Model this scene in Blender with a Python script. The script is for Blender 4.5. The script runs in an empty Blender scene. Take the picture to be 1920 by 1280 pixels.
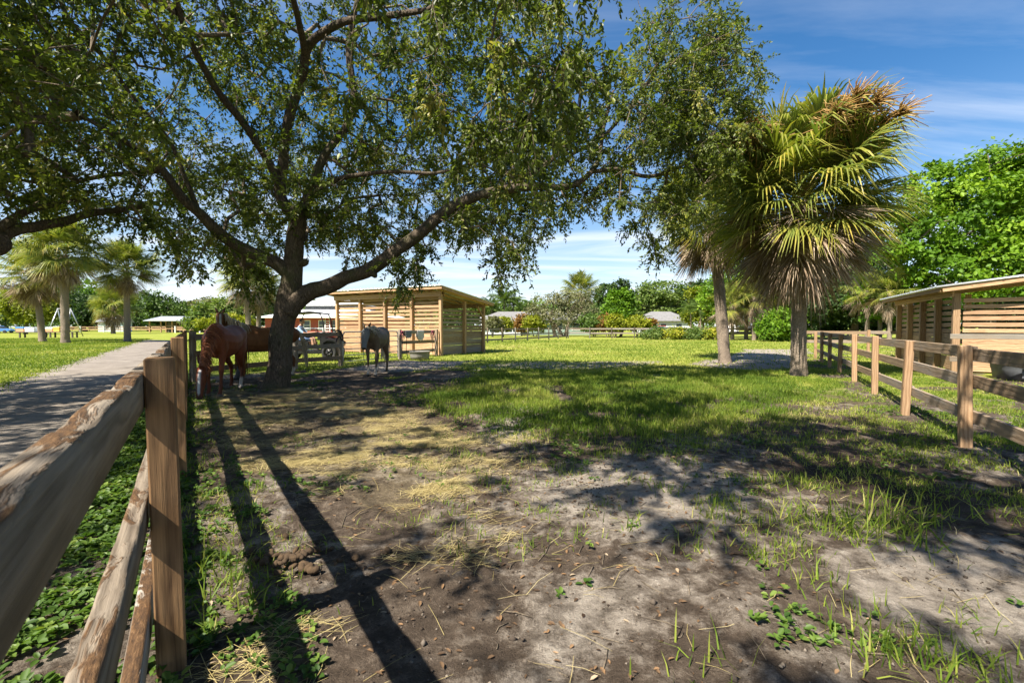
import bpy, bmesh, math, random
import numpy as np
from mathutils import Vector, Matrix

random.seed(7)
RNG = np.random.default_rng(11)
SC = bpy.context.scene
COL = SC.collection

# ------------------------------------------------------------------ camera
FPX = 853.0                      # focal length in pixels of a 1920 wide frame
CAM_H = 1.40
PITCH = math.atan(28.0 / FPX)
cam_data = bpy.data.cameras.new('camera')
cam = bpy.data.objects.new('camera', cam_data)
COL.objects.link(cam)
cam_data.sensor_width = 36.0
cam_data.lens = 36.0 * FPX / 1920.0
cam_data.clip_start = 0.02
cam_data.clip_end = 3000.0
cam.location = (0, 0, CAM_H)
cam.rotation_euler = (math.pi / 2 - PITCH, 0, 0)
cam_data.dof.use_dof = True
cam_data.dof.focus_distance = 6.5
cam_data.dof.aperture_fstop = 8.0
SC.camera = cam

# ------------------------------------------------------------------ light
SUN_EL = math.radians(52.0)
SUN_AZ = math.radians(224.0)     # clockwise from +Y
to_sun = Vector((math.sin(SUN_AZ) * math.cos(SUN_EL), math.cos(SUN_AZ) * math.cos(SUN_EL), math.sin(SUN_EL)))
sun_data = bpy.data.lights.new('sun', 'SUN')
sun_data.energy = 5.0
sun_data.angle = math.radians(0.53)
sun_data.color = (1.0, 0.93, 0.80)
sun = bpy.data.objects.new('sun', sun_data)
COL.objects.link(sun)
sun.rotation_euler = to_sun.to_track_quat('Z', 'Y').to_euler()
sun.location = (-30, -30, 60)

world = bpy.data.worlds.new('World')
SC.world = world
world.use_nodes = True
wn = world.node_tree
wn.nodes.clear()
def wnode(t, **k):
    n = wn.nodes.new(t)
    for a, b in k.items():
        setattr(n, a, b)
    return n
def wmath(op, a, b=None, clamp=False):
    n = wnode('ShaderNodeMath', operation=op)
    n.use_clamp = clamp
    for i, v in enumerate((a, b)):
        if v is None: continue
        if isinstance(v, (int, float)): n.inputs[i].default_value = v
        else: wn.links.new(v, n.inputs[i])
    return n.outputs[0]
sky = wnode('ShaderNodeTexSky', sky_type='NISHITA')
sky.sun_disc = False
sky.sun_elevation = SUN_EL
sky.sun_rotation = SUN_AZ
sky.air_density = 1.0
sky.dust_density = 0.6
sky.ozone_density = 2.2
tc = wnode('ShaderNodeTexCoord')
sp = wnode('ShaderNodeSeparateXYZ')
wn.links.new(tc.outputs['Generated'], sp.inputs[0])
zc = wmath('MAXIMUM', sp.outputs[2], 0.02)
zz = wmath('ADD', zc, 0.10)
ux = wmath('DIVIDE', sp.outputs[0], zz)
uy = wmath('DIVIDE', sp.outputs[1], zz)
cb = wnode('ShaderNodeCombineXYZ')
wn.links.new(ux, cb.inputs[0]); wn.links.new(uy, cb.inputs[1])
mp = wnode('ShaderNodeMapping')
mp.inputs['Rotation'].default_value = (0, 0, math.radians(28))
mp.inputs['Scale'].default_value = (0.45, 1.5, 1.0)
mp.inputs['Location'].default_value = (9.2, 6.1, 0)
wn.links.new(cb.outputs[0], mp.inputs[0])
n1 = wnode('ShaderNodeTexNoise')
n1.inputs['Scale'].default_value = 0.9
n1.inputs['Detail'].default_value = 7
n1.inputs['Roughness'].default_value = 0.6
n1.inputs['Distortion'].default_value = 0.8
wn.links.new(mp.outputs[0], n1.inputs['Vector'])
rp = wnode('ShaderNodeValToRGB')
rp.color_ramp.elements[0].position = 0.45
rp.color_ramp.elements[1].position = 0.70
wn.links.new(n1.outputs['Fac'], rp.inputs[0])
# thin cloud and moist air thicken towards the horizon everywhere round the place
hz = wmath('SUBTRACT', 1.0, wmath('DIVIDE', zc, 0.42), True)
cl = wmath('MULTIPLY', rp.outputs[0], wmath('ADD', wmath('MULTIPLY', hz, 0.76), 0.18), True)
cl = wmath('ADD', cl, wmath('MULTIPLY', wmath('POWER', hz, 2.0), 0.62), True)
hsv = wnode('ShaderNodeHueSaturation')
hsv.inputs['Saturation'].default_value = 1.32
wn.links.new(sky.outputs[0], hsv.inputs['Color'])
mx = wnode('ShaderNodeMixRGB')
wn.links.new(cl, mx.inputs[0])
wn.links.new(hsv.outputs[0], mx.inputs[1])
mx.inputs[2].default_value = (6.4, 6.8, 7.5, 1)
bg = wnode('ShaderNodeBackground')
bg.inputs['Strength'].default_value = 0.064
wn.links.new(mx.outputs[0], bg.inputs['Color'])
wo = wnode('ShaderNodeOutputWorld')
wn.links.new(bg.outputs[0], wo.inputs[0])

SC.view_settings.view_transform = 'Standard'
SC.view_settings.look = 'None'
SC.view_settings.gamma = 1.0
SC.view_settings.use_curve_mapping = False
SC.view_settings.exposure = 1.45
try:
    SC.cycles.max_bounces = 6
    SC.cycles.diffuse_bounces = 3
    SC.cycles.transmission_bounces = 3
    SC.cycles.transparent_max_bounces = 4
    SC.cycles.use_denoising = True
except Exception:
    pass

# ------------------------------------------------------------------ placing helpers
_F = np.array([0, math.cos(PITCH), -math.sin(PITCH)])
_U = np.array([0, math.sin(PITCH), math.cos(PITCH)])
_R = np.array([1.0, 0, 0])
def ray(px, py):
    return _F + _R * ((px - 960.0) / FPX) + _U * ((640.0 - py) / FPX)
def G(px, py, z=0.0):
    r = ray(px, py)
    t = (z - CAM_H) / r[2]
    return np.array([r[0] * t, r[1] * t, z])
def W(px, py, D):
    r = ray(px, py)
    t = D / r[1]
    return np.array([r[0] * t, D, CAM_H + r[2] * t])
def pix(P):
    P = np.asarray(P, float)
    d = P - np.array([0, 0, CAM_H])
    f = d @ _F
    return 960 + FPX * (d @ _R) / f, 640 - FPX * (d @ _U) / f, f

# ------------------------------------------------------------------ noise in numpy
def _hash(ix, iy, iz, seed):
    h = (ix.astype(np.int64) * 374761393 + iy.astype(np.int64) * 668265263 + iz.astype(np.int64) * 2147483647 + seed * 974711) & 0xffffffff
    h = ((h ^ (h >> 13)) * 1274126177) & 0xffffffff
    return ((h ^ (h >> 16)) & 0xffff) / 65535.0
def vnoise(x, y, z=None, seed=0):
    x = np.asarray(x, float); y = np.asarray(y, float)
    z = np.zeros_like(x) if z is None else np.asarray(z, float)
    ix, iy, iz = np.floor(x), np.floor(y), np.floor(z)
    fx, fy, fz = x - ix, y - iy, z - iz
    fx = fx * fx * (3 - 2 * fx); fy = fy * fy * (3 - 2 * fy); fz = fz * fz * (3 - 2 * fz)
    r = 0
    for a in (0, 1):
        for b in (0, 1):
            for c in (0, 1):
                w = (fx if a else 1 - fx) * (fy if b else 1 - fy) * (fz if c else 1 - fz)
                r = r + w * _hash(ix + a, iy + b, iz + c, seed)
    return r
def fbm(x, y, z=None, seed=0, octv=4):
    s, a, t = 0, 0.5, 0
    for o in range(octv):
        k = 2.0 ** o
        s = s + a * vnoise(x * k, y * k, None if z is None else z * k, seed + o)
        t += a; a *= 0.5
    return s / t
def sstep(a, b, x):
    t = np.clip((x - a) / (b - a), 0, 1)
    return t * t * (3 - 2 * t)
def poly_sd(x, y, poly):
    """signed distance to a polygon, negative inside"""
    P = np.asarray(poly, float)[:, :2]
    d = np.full(x.shape, 1e18); ins = np.zeros(x.shape, bool)
    n = len(P)
    for i in range(n):
        a, b = P[i], P[(i + 1) % n]
        e = b - a
        t = np.clip(((x - a[0]) * e[0] + (y - a[1]) * e[1]) / (e @ e + 1e-12), 0, 1)
        d = np.minimum(d, (x - a[0] - t * e[0]) ** 2 + (y - a[1] - t * e[1]) ** 2)
        if abs(e[1]) > 1e-12:
            c = (a[1] > y) != (b[1] > y)
            ins ^= c & (x < e[0] * (y - a[1]) / e[1] + a[0])
    d = np.sqrt(d)
    return np.where(ins, -d, d)

# ------------------------------------------------------------------ mesh helpers
def mk_mesh(name, V, F, tint=None, smooth=False):
    """V (n,3); F one array (m,3|4) or a list of such arrays; tint per face"""
    V = np.asarray(V, np.float32)
    Fs = [np.asarray(f, np.int32) for f in (F if isinstance(F, list) else [F])]
    Fs = [f for f in Fs if len(f)]
    me = bpy.data.meshes.new(name)
    me.vertices.add(len(V))
    me.vertices.foreach_set('co', V.ravel())
    loops = np.concatenate([f.ravel() for f in Fs])
    tot = np.concatenate([np.full(len(f), f.shape[1], np.int32) for f in Fs])
    st = np.concatenate([[0], np.cumsum(tot)[:-1]]).astype(np.int32)
    me.loops.add(len(loops))
    me.loops.foreach_set('vertex_index', loops)
    me.polygons.add(len(tot))
    me.polygons.foreach_set('loop_start', st)
    me.polygons.foreach_set('loop_total', tot)
    if smooth:
        me.polygons.foreach_set('use_smooth', np.ones(len(tot), bool))
    me.update(calc_edges=True)
    if tint is not None:
        at = me.attributes.new('tint', 'FLOAT', 'FACE')
        at.data.foreach_set('value', np.asarray(tint, np.float32))
    return me
def link(name, me, mat=None, parent=None, loc=None, rot=None, **props):
    o = bpy.data.objects.new(name, me)
    COL.objects.link(o)
    if mat is not None and me is not None and not me.materials:
        me.materials.append(mat)
    if parent is not None: o.parent = parent
    if loc is not None: o.location = [float(v) for v in loc]
    if rot is not None: o.rotation_euler = rot
    for k, v in props.items(): o[k] = v
    return o
def thing(name, label, cat, loc=(0, 0, 0), rz=0.0, group=None):
    o = bpy.data.objects.new(name, None)
    COL.objects.link(o)
    o.empty_display_size = 0.2
    o.location = [float(v) for v in loc]; o.rotation_euler = (0, 0, rz)
    o['label'] = label; o['category'] = cat
    if group: o['group'] = group
    return o

class MB:
    """collects pieces into one mesh"""
    def __init__(s):
        s.V = []; s.Q = []; s.T = []; s.tq = []; s.tt = []; s.n = 0
    def add(s, V, F, t=0.5):
        V = np.asarray(V, float); F = np.asarray(F, int)
        if not len(F): return
        tt = np.full(len(F), t) if np.isscalar(t) else np.asarray(t)
        if F.shape[1] == 4: s.Q.append(F + s.n); s.tq.append(tt)
        else: s.T.append(F + s.n); s.tt.append(tt)
        s.V.append(V); s.n += len(V)
    def mesh(s, name, smooth=False):
        V = np.concatenate(s.V)
        F = []; t = []
        if s.Q: F.append(np.concatenate(s.Q)); t.append(np.concatenate(s.tq))
        if s.T: F.append(np.concatenate(s.T)); t.append(np.concatenate(s.tt))
        return mk_mesh(name, V, F, np.concatenate(t), smooth)

BOXF = np.array([[0, 3, 2, 1], [4, 5, 6, 7], [0, 1, 5, 4], [1, 2, 6, 5], [2, 3, 7, 6], [3, 0, 4, 7]])
def box_v(sx, sy, sz, c=(0, 0, 0)):
    x, y, z = sx / 2, sy / 2, sz / 2
    return np.array([[-x, -y, -z], [x, -y, -z], [x, y, -z], [-x, y, -z], [-x, -y, z], [x, -y, z], [x, y, z], [-x, y, z]]) + np.array(c)
_boxcache = {}
def bbox_mesh(sx, sy, sz, mat, bev=0.006):
    key = (round(sx, 3), round(sy, 3), round(sz, 3), mat.name, bev)
    if key in _boxcache: return _boxcache[key]
    bm = bmesh.new()
    vs = [bm.verts.new(v) for v in box_v(sx, sy, sz)]
    for f in BOXF: bm.faces.new([vs[i] for i in f])
    if bev > 0:
        bmesh.ops.bevel(bm, geom=list(bm.edges), offset=min(bev, 0.3 * min(sx, sy, sz)), segments=1, affect='EDGES', clamp_overlap=True)
    me = bpy.data.meshes.new('box')
    bm.to_mesh(me); bm.free()
    me.materials.append(mat)
    _boxcache[key] = me
    return me
def box(name, parent, size, loc, mat, rz=0.0, rot=None, bev=0.006):
    """length along local x"""
    return link(name, bbox_mesh(*size, mat, bev), mat, parent, loc, rot if rot is not None else (0, 0, rz))
def beam(name, parent, a, b, w, h, mat, bev=0.006, roll=0.0):
    """a box from a to b (parent space), w across, h up"""
    a = Vector(a); b = Vector(b); d = b - a
    m = bbox_mesh(d.length, w, h, mat, bev)
    o = link(name, m, mat, parent, (a + b) / 2)
    q = d.to_track_quat('X', 'Z')
    o.rotation_euler = (q @ Matrix.Rotation(roll, 3, 'X').to_quaternion()).to_euler()
    return o

def frames(P):
    P = np.asarray(P, float)
    T = np.gradient(P, axis=0)
    T /= np.linalg.norm(T, axis=1)[:, None] + 1e-12
    up = np.array([0, 0, 1.0]) if abs(T[0, 2]) < 0.9 else np.array([1.0, 0, 0])
    n = np.cross(up, T[0]); n /= np.linalg.norm(n)
    N = [n]
    for i in range(1, len(P)):
        n = N[-1] - T[i] * (N[-1] @ T[i])
        n /= np.linalg.norm(n) + 1e-12
        N.append(n)
    N = np.array(N); B = np.cross(T, N)
    return T, N, B
def tube(P, r, k=8, cap=True, r2=None):
    """r radius along N, r2 radius along B (defaults r)"""
    P = np.asarray(P, float); n = len(P)
    r = np.broadcast_to(np.asarray(r, float), (n,)); r2 = r if r2 is None else np.broadcast_to(np.asarray(r2, float), (n,))
    T, N, B = frames(P)
    a = np.linspace(0, 2 * math.pi, k, endpoint=False)
    V = (P[:, None, :] + N[:, None, :] * (np.cos(a)[None, :, None] * r[:, None, None]) + B[:, None, :] * (np.sin(a)[None, :, None] * r2[:, None, None])).reshape(-1, 3)
    i = np.arange(n - 1)[:, None] * k; j = np.arange(k)[None, :]; j2 = (j + 1) % k
    Q = np.stack([i + j, i + j2, i + k + j2, i + k + j], -1).reshape(-1, 4)
    if cap:
        V = np.concatenate([V, P[:1], P[-1:]])
        c0, c1 = n * k, n * k + 1
        jj = np.arange(k); jn = (jj + 1) % k
        T1 = np.stack([np.full(k, c0), jn, jj], -1)
        T2 = np.stack([np.full(k, c1), (n - 1) * k + jj, (n - 1) * k + jn], -1)
        return V, Q, np.concatenate([T1, T2])
    return V, Q, np.zeros((0, 3), int)
def add_tube(mb, P, r, k=8, t=0.5, cap=True, r2=None):
    V, Q, T = tube(P, r, k, cap, r2)
    n0 = mb.n
    mb.add(V, Q, t)
    if len(T):
        mb.T.append(T + n0); mb.tt.append(np.full(len(T), t))
def smooth_path(P, n):
    """Catmull-Rom resample"""
    P = np.asarray(P, float)
    m = len(P)
    t = np.linspace(0, m - 1 - 1e-6, n)
    i = t.astype(int); f = (t - i)[:, None]
    g = lambda k: P[np.clip(k, 0, m - 1)]
    p0, p1, p2, p3 = g(i - 1), g(i), g(i + 1), g(i + 2)
    return 0.5 * ((2 * p1) + (-p0 + p2) * f + (2 * p0 - 5 * p1 + 4 * p2 - p3) * f ** 2 + (-p0 + 3 * p1 - 3 * p2 + p3) * f ** 3)
def tube_obj(name, parent, P, r, mat, k=8, **kw):
    mb = MB(); add_tube(mb, P, r, k)
    return link(name, mb.mesh(name, True), mat, parent, **kw)
def unit(v):
    v = np.asarray(v, float)
    return v / (np.linalg.norm(v, axis=-1, keepdims=True) + 1e-12)
def rand_unit(n, rng=RNG):
    return unit(rng.normal(size=(n, 3)))

# ------------------------------------------------------------------ materials
class NT:
    def __init__(s, name):
        s.m = bpy.data.materials.new(name); s.m.use_nodes = True
        s.t = s.m.node_tree; s.t.nodes.clear()
        s.out = s.n('ShaderNodeOutputMaterial')
    def n(s, ty, **k):
        nd = s.t.nodes.new(ty)
        for a, b in k.items():
            if a.startswith('i_'):
                nd.inputs[a[2:].replace('_', ' ')].default_value = b
            else: setattr(nd, a, b)
        return nd
    def l(s, a, b): s.t.links.new(a, b)
    def val(s, v, sock):
        if isinstance(v, (int, float)): sock.default_value = v
        elif isinstance(v, tuple): sock.default_value = v if len(v) == 4 else (*v, 1)
        else: s.l(v, sock)
    def math(s, op, a, b=0.0, clamp=False):
        nd = s.n('ShaderNodeMath', operation=op); nd.use_clamp = clamp
        s.val(a, nd.inputs[0]); s.val(b, nd.inputs[1])
        return nd.outputs[0]
    def mix(s, f, a, b, mode='MIX'):
        nd = s.n('ShaderNodeMixRGB', blend_type=mode)
        s.val(f, nd.inputs[0]); s.val(a, nd.inputs[1]); s.val(b, nd.inputs[2])
        return nd.outputs[0]
    def ramp(s, f, stops):
        nd = s.n('ShaderNodeValToRGB')
        cr = nd.color_ramp
        while len(cr.elements) < len(stops): cr.elements.new(0.5)
        for e, (p, c) in zip(cr.elements, stops):
            e.position = p; e.color = (c, c, c, 1) if isinstance(c, (int, float)) else (*c, 1)
        s.l(f, nd.inputs[0])
        return nd.outputs[0]
    def noise(s, vec, scale, detail=4, rough=0.55, dist=0.0):
        nd = s.n('ShaderNodeTexNoise')
        nd.inputs['Scale'].default_value = scale; nd.inputs['Detail'].default_value = detail
        nd.inputs['Roughness'].default_value = rough; nd.inputs['Distortion'].default_value = dist
        if vec is not None: s.l(vec, nd.inputs['Vector'])
        return nd.outputs['Fac']
    def mapping(s, vec, scale=(1, 1, 1), loc=None):
        nd = s.n('ShaderNodeMapping')
        nd.inputs['Scale'].default_value = scale
        if loc is not None: s.val(loc, nd.inputs['Location'])
        s.l(vec, nd.inputs['Vector'])
        return nd.outputs[0]
    def obj(s):
        return s.n('ShaderNodeTexCoord').outputs['Object']
    def geo(s):
        return s.n('ShaderNodeNewGeometry')
    def rnd(s):
        return s.n('ShaderNodeObjectInfo').outputs['Random']
    def bump(s, h, strength=0.5, dist=0.02):
        nd = s.n('ShaderNodeBump'); nd.inputs['Strength'].default_value = strength; nd.inputs['Distance'].default_value = dist
        s.l(h, nd.inputs['Height'])
        return nd.outputs[0]
    def bsdf(s, col, rough=0.6, metal=0.0, normal=None, spec=None, link=True):
        p = s.n('ShaderNodeBsdfPrincipled')
        s.val(col, p.inputs['Base Color']); s.val(rough, p.inputs['Roughness']); s.val(metal, p.inputs['Metallic'])
        if spec is not None: s.val(spec, p.inputs['Specular IOR Level'])
        if normal is not None: s.l(normal, p.inputs['Normal'])
        if link: s.l(p.outputs[0], s.out.inputs[0])
        return p
def m_plain(name, c, rough=0.6, metal=0.0, var=0.12, scale=6.0, bump=0.0):
    s = NT(name)
    f = s.noise(s.obj(), scale, 5)
    hi = tuple(min(1, x * (1 + var)) for x in c); lo = tuple(x * (1 - var) for x in c)
    col = s.ramp(f, [(0.3, lo), (0.7, hi)])
    s.bsdf(col, rough, metal, s.bump(f, bump, 0.02) if bump else None)
    return s.m
def m_wood(name, lo, hi, grey=None, rough=0.75, rot=False, grain=1.0):
    """grain runs along the object's own x axis"""
    s = NT(name)
    o = s.obj(); r = s.rnd()
    cx = s.n('ShaderNodeCombineXYZ')
    s.l(s.math('MULTIPLY', r, 37.0), cx.inputs[0]); s.l(s.math('MULTIPLY', r, 91.0), cx.inputs[1]); s.l(s.math('MULTIPLY', r, 53.0), cx.inputs[2])
    v = s.mapping(o, (1, 1, 1), cx.outputs[0])
    g1 = s.noise(s.mapping(v, (1.5, 62 * grain, 62 * grain)), 1.6, 6, 0.68, 0.5)
    g2 = s.noise(s.mapping(v, (0.9, 5, 5)), 1.5, 4, 0.55, 1.4)
    wv = s.n('ShaderNodeTexWave', wave_type='RINGS', rings_direction='X')
    wv.inputs['Scale'].default_value = 9.0; wv.inputs['Distortion'].default_value = 7.0; wv.inputs['Detail'].default_value = 2.0
    wv.inputs['Detail Scale'].default_value = 1.2
    s.l(s.mapping(v, (0.22, 1, 1)), wv.inputs['Vector'])
    f = s.math('ADD', s.math('MULTIPLY', g1, 0.62), s.math('MULTIPLY', wv.outputs['Fac'], 0.26))
    f = s.math('ADD', f, s.math('MULTIPLY', g2, 0.22))
    col = s.ramp(f, [(0.30, lo), (0.52, tuple((a + b) / 2 for a, b in zip(lo, hi))), (0.78, hi)])
    if grey is not None:
        gm = s.ramp(s.math('ADD', s.math('MULTIPLY', g2, 0.9), s.math('MULTIPLY', s.math('SUBTRACT', r, 0.5), 0.5)), [(0.3, 0.0), (0.65, 1.0)])
        col = s.mix(gm, col, s.ramp(g1, [(0.3, tuple(x * 0.55 for x in grey)), (0.7, grey)]))
    # knots
    vo = s.n('ShaderNodeTexVoronoi'); vo.inputs['Scale'].default_value = 2.6
    s.l(s.mapping(v, (0.8, 2.0, 2.0)), vo.inputs['Vector'])
    kn = s.ramp(vo.outputs['Distance'], [(0.03, 1.0), (0.085, 0.0)])
    col = s.mix(s.math('MULTIPLY', kn, 0.75), col, tuple(x * 0.25 for x in lo))
    br = s.math('ADD', s.math('MULTIPLY', r, 0.45), 0.78)
    cc = s.n('ShaderNodeCombineColor'); [s.l(br, cc.inputs[i]) for i in range(3)]
    col = s.mix(1.0, col, cc.outputs[0], 'MULTIPLY')
    h = f
    if rot:
        # crumbled brown patches on the weathered upper edges
        ge = s.geo(); sx = s.n('ShaderNodeSeparateXYZ'); s.l(ge.outputs['Normal'], sx.inputs[0])
        pm = s.ramp(s.noise(s.mapping(v, (0.9, 3, 3)), 2.0, 5, 0.7, 0.8), [(0.48, 0.0), (0.53, 1.0)])
        up = s.ramp(sx.outputs[2], [(0.35, 0.0), (0.75, 1.0)])
        m = s.math('MULTIPLY', pm, up)
        cr = s.noise(s.mapping(v, (14, 60, 60)), 1.5, 6, 0.75)
        col = s.mix(m, col, s.ramp(cr, [(0.3, (0.018, 0.010, 0.006)), (0.55, (0.10, 0.052, 0.022)), (0.8, (0.26, 0.155, 0.075))]))
        h = s.math('ADD', f, s.math('MULTIPLY', s.math('MULTIPLY', m, cr), 2.5))
    s.bsdf(col, rough, 0, s.bump(h, 0.45, 0.012), 0.3)
    return s.m
def m_bark(name, lo, hi, moss=None, scale=1.0, stretch=0.28, strength=0.9):
    s = NT(name)
    v = s.obj()
    wn_ = s.n('ShaderNodeTexNoise'); wn_.inputs['Scale'].default_value = 5.0; wn_.inputs['Detail'].default_value = 3.0; s.l(v, wn_.inputs['Vector'])
    v = s.mix(0.09, v, wn_.outputs['Color'], 'ADD')
    a = s.noise(s.mapping(v, (9 * scale, 9 * scale, 9 * scale * stretch)), 1.6, 6, 0.65, 0.9)
    vo = s.n('ShaderNodeTexVoronoi', feature='DISTANCE_TO_EDGE'); vo.inputs['Scale'].default_value = 1.0
    s.l(s.mapping(v, (16 * scale, 16 * scale, 16 * scale * stretch)), vo.inputs['Vector'])
    cr = s.ramp(vo.outputs['Distance'], [(0.0, 0.0), (0.35, 1.0)])
    f = s.math('ADD', s.math('MULTIPLY', a, 0.82), s.math('MULTIPLY', cr, 0.18))
    col = s.ramp(f, [(0.25, lo), (0.5, tuple((p + q) / 2 for p, q in zip(lo, hi))), (0.8, hi)])
    if moss is not None:
        mm = s.ramp(s.noise(v, 2.2, 5, 0.6), [(0.5, 0.0), (0.68, 0.75)])
        col = s.mix(mm, col, moss)
    s.bsdf(col, 0.9, 0, s.bump(f, strength, 0.05), 0.15)
    return s.m
def m_leaf(name, stops, trans=0.35, rough=0.45, spec=0.35, tcol=1.0):
    """colour from the per-leaf tint; thin leaves let light through"""
    s = NT(name)
    at = s.n('ShaderNodeAttribute', attribute_name='tint')
    col = s.ramp(at.outputs['Fac'], stops)
    p = s.bsdf(col, rough, 0, None, spec, False)
    tr = s.n('ShaderNodeBsdfTranslucent')
    s.l(s.mix(1.0, col, (1.25 * tcol, 1.35 * tcol, 0.55 * tcol), 'MULTIPLY'), tr.inputs['Color'])
    mx = s.n('ShaderNodeMixShader'); mx.inputs[0].default_value = trans
    s.l(p.outputs[0], mx.inputs[1]); s.l(tr.outputs[0], mx.inputs[2])
    s.l(mx.outputs[0], s.out.inputs[0])
    return s.m

M = {}
M['wood_new'] = m_wood('pine boards', (0.23, 0.125, 0.06), (0.52, 0.335, 0.20))
M['wood_post'] = m_wood('pine posts', (0.21, 0.12, 0.06), (0.46, 0.30, 0.175))
M['wood_fence'] = m_wood('weathered fence boards', (0.17, 0.11, 0.065), (0.38, 0.27, 0.17), (0.29, 0.245, 0.20))
M['wood_near'] = m_wood('weathered fence rail', (0.10, 0.076, 0.055), (0.29, 0.235, 0.178), (0.30, 0.27, 0.235), rot=True)
M['wood_nearpost'] = m_wood('treated fence post', (0.065, 0.032, 0.013), (0.29, 0.165, 0.075), grain=0.8)
M['wood_grey'] = m_wood('old grey fence', (0.13, 0.10, 0.075), (0.27, 0.21, 0.15), (0.24, 0.215, 0.185))
M['wood_dark'] = m_wood('dark fence', (0.05, 0.04, 0.03), (0.13, 0.10, 0.08), (0.13, 0.12, 0.11))
M['metal_roof'] = m_plain('galvanised roof', (0.62, 0.64, 0.66), 0.35, 0.6, 0.08)
M['white_roof'] = m_plain('white metal roof', (0.82, 0.83, 0.84), 0.4, 0.0, 0.03)
M['galv'] = m_plain('galvanised tube', (0.42, 0.43, 0.44), 0.4, 0.7, 0.12)
M['oak_bark'] = m_bark('oak bark', (0.020, 0.015, 0.011), (0.20, 0.155, 0.115), (0.085, 0.09, 0.04), 2.1, 0.22, 1.0)
M['twig'] = m_bark('twig bark', (0.07, 0.055, 0.04), (0.25, 0.20, 0.145), None, 2.0, 0.5, 0.5)
M['palm_bark'] = m_bark('palm bark', (0.085, 0.062, 0.046), (0.40, 0.325, 0.255), None, 1.3, 2.2, 0.9)
M['far_bark'] = m_bark('far bark', (0.08, 0.06, 0.045), (0.24, 0.19, 0.14))
M['oak_leaf'] = m_leaf('oak leaf', [(0.0, (0.04, 0.058, 0.012)), (0.45, (0.092, 0.126, 0.021)), (0.8, (0.17, 0.20, 0.036)), (1.0, (0.29, 0.255, 0.07))], 0.42)
M['bright_leaf'] = m_leaf('bright broad leaf', [(0.0, (0.05, 0.11, 0.008)), (0.5, (0.105, 0.205, 0.014)), (1.0, (0.23, 0.34, 0.028))], 0.35, 0.5, 0.2)
M['mid_leaf'] = m_leaf('mid green leaf', [(0.0, (0.035, 0.07, 0.016)), (0.5, (0.08, 0.135, 0.028)), (1.0, (0.16, 0.21, 0.05))], 0.35, 0.5, 0.2)
M['dark_leaf'] = m_leaf('dark leaf', [(0.0, (0.02, 0.042, 0.014)), (0.5, (0.045, 0.085, 0.025)), (1.0, (0.09, 0.14, 0.04))], 0.35, 0.5, 0.2)
M['yellow_leaf'] = m_leaf('yellow green leaf', [(0.0, (0.10, 0.13, 0.012)), (0.5, (0.22, 0.25, 0.02)), (1.0, (0.40, 0.36, 0.04))], 0.35, 0.5, 0.2)
M['grey_leaf'] = m_leaf('grey green leaf', [(0.0, (0.075, 0.075, 0.04)), (0.5, (0.16, 0.165, 0.08)), (1.0, (0.27, 0.255, 0.15))], 0.3, 0.6, 0.2)
M['red_leaf'] = m_leaf('rust leaf', [(0.0, (0.10, 0.06, 0.02)), (0.5, (0.24, 0.12, 0.035)), (1.0, (0.26, 0.22, 0.05))], 0.3, 0.6, 0.2)
M['palm_leaf'] = m_leaf('cabbage palm frond', [(0.0, (0.05, 0.085, 0.022)), (0.45, (0.145, 0.185, 0.038)), (0.8, (0.30, 0.285, 0.05)), (1.0, (0.44, 0.34, 0.07))], 0.36, 0.42, 0.4)
M['dead_leaf'] = m_leaf('dead palm frond', [(0.0, (0.10, 0.066, 0.042)), (0.5, (0.27, 0.195, 0.135)), (1.0, (0.46, 0.37, 0.28))], 0.15, 0.8, 0.1)
M['grass'] = m_leaf('grass blade', [(0.0, (0.055, 0.105, 0.012)), (0.45, (0.135, 0.20, 0.022)), (0.8, (0.29, 0.31, 0.06)), (1.0, (0.45, 0.39, 0.16))], 0.35, 0.55, 0.2)
M['weed'] = m_leaf('weed leaf', [(0.0, (0.03, 0.068, 0.012)), (0.6, (0.08, 0.145, 0.022)), (1.0, (0.19, 0.25, 0.05))], 0.35, 0.5, 0.3)
M['hay'] = m_leaf('hay', [(0.0, (0.20, 0.15, 0.06)), (0.5, (0.40, 0.32, 0.14)), (1.0, (0.58, 0.49, 0.26))], 0.15, 0.6, 0.2)
M['litter'] = m_leaf('fallen leaf', [(0.0, (0.04, 0.024, 0.015)), (0.55, (0.13, 0.08, 0.045)), (0.85, (0.24, 0.14, 0.07)), (1.0, (0.34, 0.26, 0.18))], 0.1, 0.7, 0.2)
M['manure'] = m_plain('manure', (0.055, 0.032, 0.014), 0.9, 0, 0.4, 18, 0.8)
M['black'] = m_plain('black plastic', (0.009, 0.009, 0.010), 0.45, 0, 0.2)
M['rubber'] = m_plain('black rubber', (0.022, 0.022, 0.022), 0.8, 0, 0.25)
M['grey_tub'] = m_plain('grey rubber', (0.22, 0.205, 0.185), 0.75, 0, 0.2)
M['dark_tub'] = m_plain('dark grey plastic', (0.085, 0.09, 0.10), 0.55, 0, 0.2)
M['red'] = m_plain('red plastic', (0.55, 0.055, 0.02), 0.4, 0, 0.08)
M['brick_red'] = m_plain('barn red', (0.34, 0.075, 0.055), 0.75, 0, 0.1)
M['white'] = m_plain('white paint', (0.78, 0.78, 0.76), 0.55, 0, 0.05)
M['pale_blue'] = m_plain('pale blue paint', (0.60, 0.68, 0.74), 0.6, 0, 0.05)
M['stucco'] = m_plain('pale wall', (0.55, 0.57, 0.58), 0.8, 0, 0.06)
M['green_wall'] = m_plain('grey green wall', (0.20, 0.27, 0.24), 0.8, 0, 0.06)
M['shingle'] = m_plain('grey shingles', (0.17, 0.165, 0.165), 0.85, 0, 0.2, 3.0)
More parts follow.
